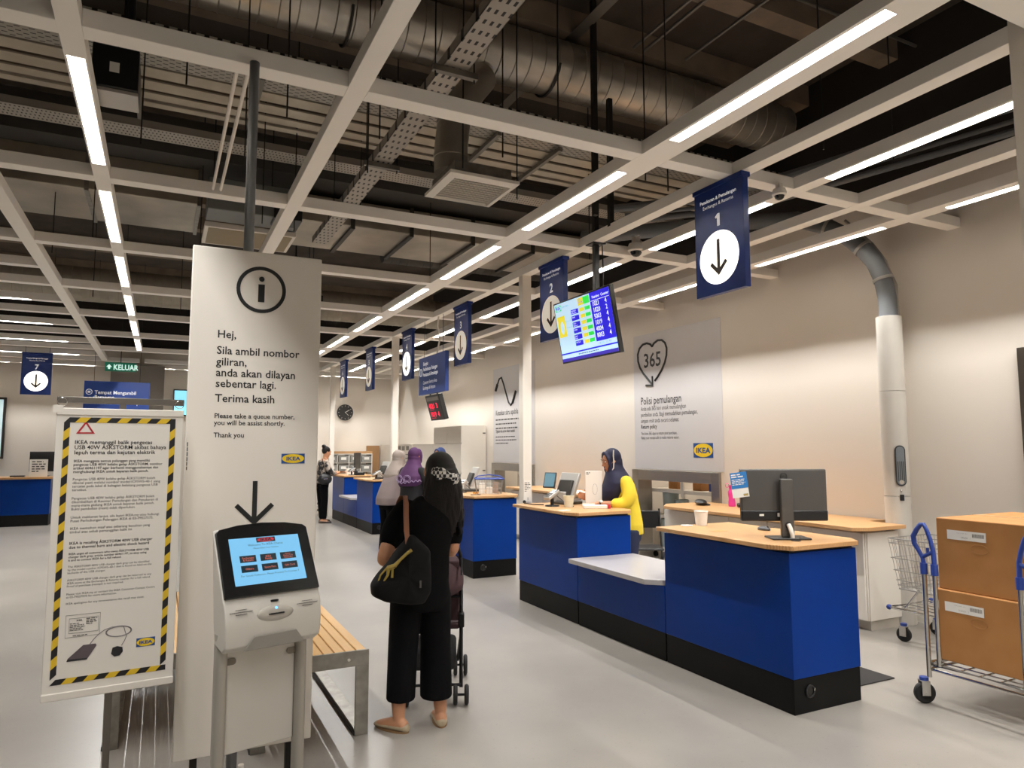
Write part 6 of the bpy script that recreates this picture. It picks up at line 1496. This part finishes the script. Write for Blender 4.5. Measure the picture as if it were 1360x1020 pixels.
cloth([[(0, 0, .06, .24, .2), (0, 0, .3, .22, .18), (0, 0, .6, .2, .16), (0, 0, .84, .195, .155), (0, 0, .98, .175, .14), (0, .0, 1.1, .178, .138), (0, .01, 1.2, .188, .125), (0, .02, 1.3, .15, .095), (0, .03, 1.35, .08, .07)]],
      [([(s*.165, .01, 1.26), (s*.235, .05, 1.12), (s*.235, .12, 1.03), (s*.17, .25, 1.04)], [.07, .068, .062, .06]) for s in (-1, 1)], .012, 4).build('robe', two_tone('black_robe', '0e0d11', '2b292e', .8, 9, .62, .75), t)
for s in (-1, 1): shoe_mesh((s*.09, -.02, .07), (s*.2, 1)).build('shoe', mat('tan_shoe', '8f6f52', .6), t, subsurf=1)
M_pur = mat('purple_scarf', '48204f', .75, var=.12, scale=9, bump=.35, bscale=14)
scarf(t, hc, hm, 1., [(0, .03, 1.43, .085, .085), (0, .02, 1.36, .11, .105), (0, .01, 1.28, .17, .14), (0, -.005, 1.2, .205, .165), (0, -.02, 1.12, .2, .17), (0, -.03, 1.06, .16, .155)], M_pur)
mb = MB(); pts = []
M_lace = mat('pale_embroidery', '9a86a8', .7)
for k in range(60):
    a = math.pi*(1.0+k/59); w = .012*math.sin(k*1.05)
    pts.append(V((.196)*math.cos(a)*1.02, -.025+(.172)*math.sin(a)*1.03, 1.105+.035*abs(math.cos(a))+w))
mb.tube(pts, .006, 6)
for q in (-.075, .075):
    for rr in (.045, .03): mb.tube([V(q+rr*1.5*math.cos(2*math.pi*j/20), -.192+.02*abs(q+rr*1.5*math.cos(2*math.pi*j/20))*4, 1.17+rr*math.sin(2*math.pi*j/20)) for j in range(20)], .0035, 5, closed=True)
for q in (-.025, .025): mb.ball(V(q, -.193, 1.14), (.012, .006, .022), 10, 0, 7)
mb.build('embroidery', M_lace, t)

# ---------------------------------------------------------------- woman with grey headscarf
t = thing('person', 'woman in grey headscarf and taupe blouse leaning on the middle desk', 'person', (3.16, 10.44, 0), R(-72))
hm = Matrix.Rotation(R(-8), 3, 'X'); hc = V(0.0, .15, 1.44)
rows = [(0, -.03, .72, .15, .12), (0, -.04, .84, .175, .135), (0, -.02, .95, .155, .12), (0, .02, 1.06, .155, .12), (0, .06, 1.17, .17, .11), (0, .09, 1.25, .14, .085), (0, .11, 1.30, .07, .06)]
legs = [([(s*.085, -.03, .8), (s*.09, -.01, .46), (s*.09, -.03, .07)], [.09, .062, .036]) for s in (-1, 1)]
arms = [([(s*.17, .08, 1.23), (s*.22, .13, 1.09), (s*.21, .2, 1.02), (s*.15, .33, 1.04), (s*.1, .4, 1.045)], [.052, .048, .042, .036, .026], (V(s*.1, .4, 1.045), V(-s*.2, .9, 0), V(0, 0, -1), -s, 1., .5)) for s in (-1, 1)]
body(None, rows, hc, hm, legs, arms, [((s*.09, -.03, .07), (s*.2, 1)) for s in (-1, 1)], .009, .96, ([(0, .1, 1.25), (0, .12, 1.31), (0, .14, 1.39)], [.06, .052, .05])).build('body', M_skin, t)
face_parts(t, hc, hm, .96)
M_taupe = mat('taupe_blouse', '8d7e7c', .7, var=.06, scale=10, bump=.3, bscale=12)
cloth([[(0, -.05, .74, .195, .165), (0, -.045, .84, .2, .165), (0, -.02, .95, .18, .15), (0, .02, 1.06, .172, .14), (0, .06, 1.17, .182, .125), (0, .09, 1.26, .145, .095), (0, .11, 1.31, .08, .07)]],
      [([(s*.165, .08, 1.22), (s*.23, .13, 1.09), (s*.22, .2, 1.03), (s*.16, .32, 1.04)], [.07, .066, .06, .052]) for s in (-1, 1)], .012, 4).build('blouse', M_taupe, t)
mb = MB(); torso(mb, [(0, -.03, .68, .16, .13), (0, -.035, .78, .18, .14), (0, -.03, .86, .165, .13)])
for s in (-1, 1): trouser(mb, (s*.09, -.03, .78), (s*.09, -.01, .45), (s*.095, -.03, .06), (.1, .085, .09))
remesh(mb, .012, 4).build('trousers', M_blacktrs, t)
for s in (-1, 1): shoe_mesh((s*.09, -.03, .07), (s*.2, 1)).build('shoe', mat('tan_shoe', '8f6f52', .6), t, subsurf=1)
scarf(t, hc, hm, .98, [(0, .12, 1.40, .085, .085), (0, .10, 1.33, .11, .105), (0, .08, 1.26, .155, .125), (0, .06, 1.19, .175, .135), (0, .05, 1.13, .15, .13)], mat('grey_scarf', '9d9087', .75, var=.08, scale=10, bump=.35, bscale=14))

# ---------------------------------------------------------------- staff behind the middle desk (blue headscarf)
t = thing('person', 'staff member whose blue headscarf shows above the hair bow', 'person', (4.33, 11.35, 0), R(110))
hm = Matrix.Rotation(R(-10), 3, 'X'); hc = V(0, .05, 1.475)
rows = [(0, 0, .72, .15, .12), (0, 0, .84, .175, .13), (0, 0, .96, .155, .12), (0, .0, 1.08, .16, .12), (0, .01, 1.2, .175, .11), (0, .02, 1.29, .14, .085), (0, .03, 1.34, .07, .06)]
legs = [([(s*.085, 0, .8), (s*.09, .01, .46), (s*.09, -.02, .07)], [.09, .062, .036]) for s in (-1, 1)]
arms = [([(s*.17, .01, 1.27), (s*.21, .02, 1.12), (s*.22, .04, .98), (s*.19, .12, .86), (s*.18, .16, .78)], [.052, .048, .042, .036, .026], (V(s*.18, .16, .78), V(0, .3, -.9), V(-s, 0, 0), -s, 1., .4)) for s in (-1, 1)]
body(None, rows, hc, hm, legs, arms, [((s*.09, -.02, .07), (s*.2, 1)) for s in (-1, 1)], .009, .98, ([(0, .02, 1.28), (0, .04, 1.34), (0, .05, 1.42)], [.06, .052, .05])).build('body', M_skin, t)
face_parts(t, hc, hm, .98)
cloth([[(0, 0, .74, .19, .155), (0, 0, .84, .195, .155), (0, 0, .98, .175, .14), (0, .0, 1.1, .178, .138), (0, .01, 1.2, .188, .125), (0, .02, 1.3, .15, .095), (0, .03, 1.35, .08, .07)]],
      [([(s*.165, .01, 1.26), (s*.225, .02, 1.12), (s*.225, .03, 1.02)], [.07, .066, .062]) for s in (-1, 1)], .012, 4).build('shirt', M_yel, t)
mb = MB(); torso(mb, [(0, 0, .66, .16, .125), (0, 0, .76, .178, .135), (0, 0, .84, .168, .13)])
for s in (-1, 1): trouser(mb, (s*.09, 0, .76), (s*.09, 0, .45), (s*.09, -.02, .04), (.098, .08, .07))
remesh(mb, .012, 4).build('trousers', mat('navy_trousers', '1c2340', .8), t)
for s in (-1, 1): shoe_mesh((s*.09, -.02, .07), (s*.2, 1)).build('shoe', M_black, t, subsurf=1)
scarf(t, hc, hm, 1., [(0, .03, 1.43, .085, .085), (0, .02, 1.36, .11, .105), (0, .01, 1.28, .16, .13), (0, .01, 1.2, .175, .14), (0, .02, 1.13, .14, .125)], mat('blue_scarf', '2f4378', .75, var=.1, scale=10, bump=.3, bscale=14))

# ---------------------------------------------------------------- far woman at the last counter
t = thing('person', 'woman with a hair bun and patterned black top at the farthest counter', 'person', (3.16, 15.45, 0), R(-80))
hm = Matrix.Rotation(R(-22), 3, 'X'); hc = V(0, .07, 1.50)
rows = [(0, -.01, .76, .15, .12), (0, -.01, .88, .17, .13), (0, 0, 1.0, .15, .115), (0, 0, 1.12, .155, .115), (0, .01, 1.22, .17, .105), (0, .02, 1.31, .14, .085), (0, .03, 1.36, .07, .06)]
legs = [([(s*.085, -.01, .84), (s*.09, .01, .48), (s*.09+.04*s, -.04+.1*(s < 0), .07)], [.085, .06, .036]) for s in (-1, 1)]
arms = [([(s*.165, .01, 1.29), (s*.215, .04, 1.14), (s*.2, .12, 1.03), (s*.13, .27, 1.05), (s*.08, .36, 1.07)], [.05, .046, .04, .034, .025], (V(s*.08, .36, 1.07), V(-s*.15, .9, .1), V(0, 0, -1), -s, 1., .5)) for s in (-1, 1)]
body(None, rows, hc, hm, legs, arms, [((s*.13, -.04+.1*(s < 0), .07), (s*.2, 1)) for s in (-1, 1)], .009, 1., ([(0, .02, 1.3), (0, .035, 1.37), (0, .05, 1.45)], [.055, .048, .047])).build('body', M_skin, t)
face_parts(t, hc, hm, 1.)
cloth([[(0, -.01, .84, .185, .145), (0, 0, .96, .172, .135), (0, 0, 1.1, .17, .13), (0, .01, 1.21, .182, .118), (0, .02, 1.3, .145, .095), (0, .03, 1.345, .085, .07)]],
      [([(s*.16, .01, 1.28), (s*.225, .04, 1.14), (s*.21, .11, 1.05), (s*.17, .19, 1.05)], [.066, .066, .06, .052]) for s in (-1, 1)], .012, 4).build('top', two_tone('floral_top', '141315', 'a3968a', .7, 9., .47, .56), t)
mb = MB(); torso(mb, [(0, -.01, .74, .155, .125), (0, -.01, .84, .175, .135), (0, -.01, .9, .16, .125)])
for s in (-1, 1): trouser(mb, (s*.09, -.01, .82), (s*.09, .01, .48), (s*.11, -.02+.08*(s < 0), .09), (.095, .078, .075))
remesh(mb, .012, 4).build('trousers', M_blacktrs, t)
for s in (-1, 1): shoe_mesh((s*.13, -.04+.1*(s < 0), .07), (s*.2, 1)).build('sandal', mat('sandal_dark', '4a4038', .6), t, subsurf=1)
mb = MB(); P = lambda x, y, z: hc+hm @ V(x, y, z)
mb.ball(P(0, -.025, .035), (.086, .092, .092), 20, 0, 12, hm); mb.ball(P(0, -.1, .095), (.05, .05, .045), 14, 0, 9, hm)
remesh(mb, .008, 3).build('hair', M_hair, t)
t2 = thing('shoulder_bag', 'black shoulder bag on the hip of the far woman with the bun', 'bag', (3.14, 15.22, .82))
MB().ball((3.16, 15.22, .93), (.15, .06, .12), 18, 0, 11).build('bag_body', M_black, t2, world=True)
MB().tube([(3.06, 15.24, 1.0), (3.10, 15.30, 1.18), (3.13, 15.34, 1.36), (3.2, 15.36, 1.36), (3.26, 15.28, 1.16), (3.26, 15.24, 1.0)], .008, 6).build('strap', M_black, t2, world=True)
MB().box(3.12, 3.2, 15.155, 15.162, .93, .95).build('buckle', M_chrome, t2, world=True)
t2 = thing('mobile_phone', 'dark phone held by the far woman above the counter', 'phone', (3.58, 15.4, 1.1), R(10))
MB().box(-.07, .07, -.036, .036, 0, .009, 0, Matrix.Rotation(R(-15), 4, 'Y')).build('case', M_black, t2, bevel=.003)
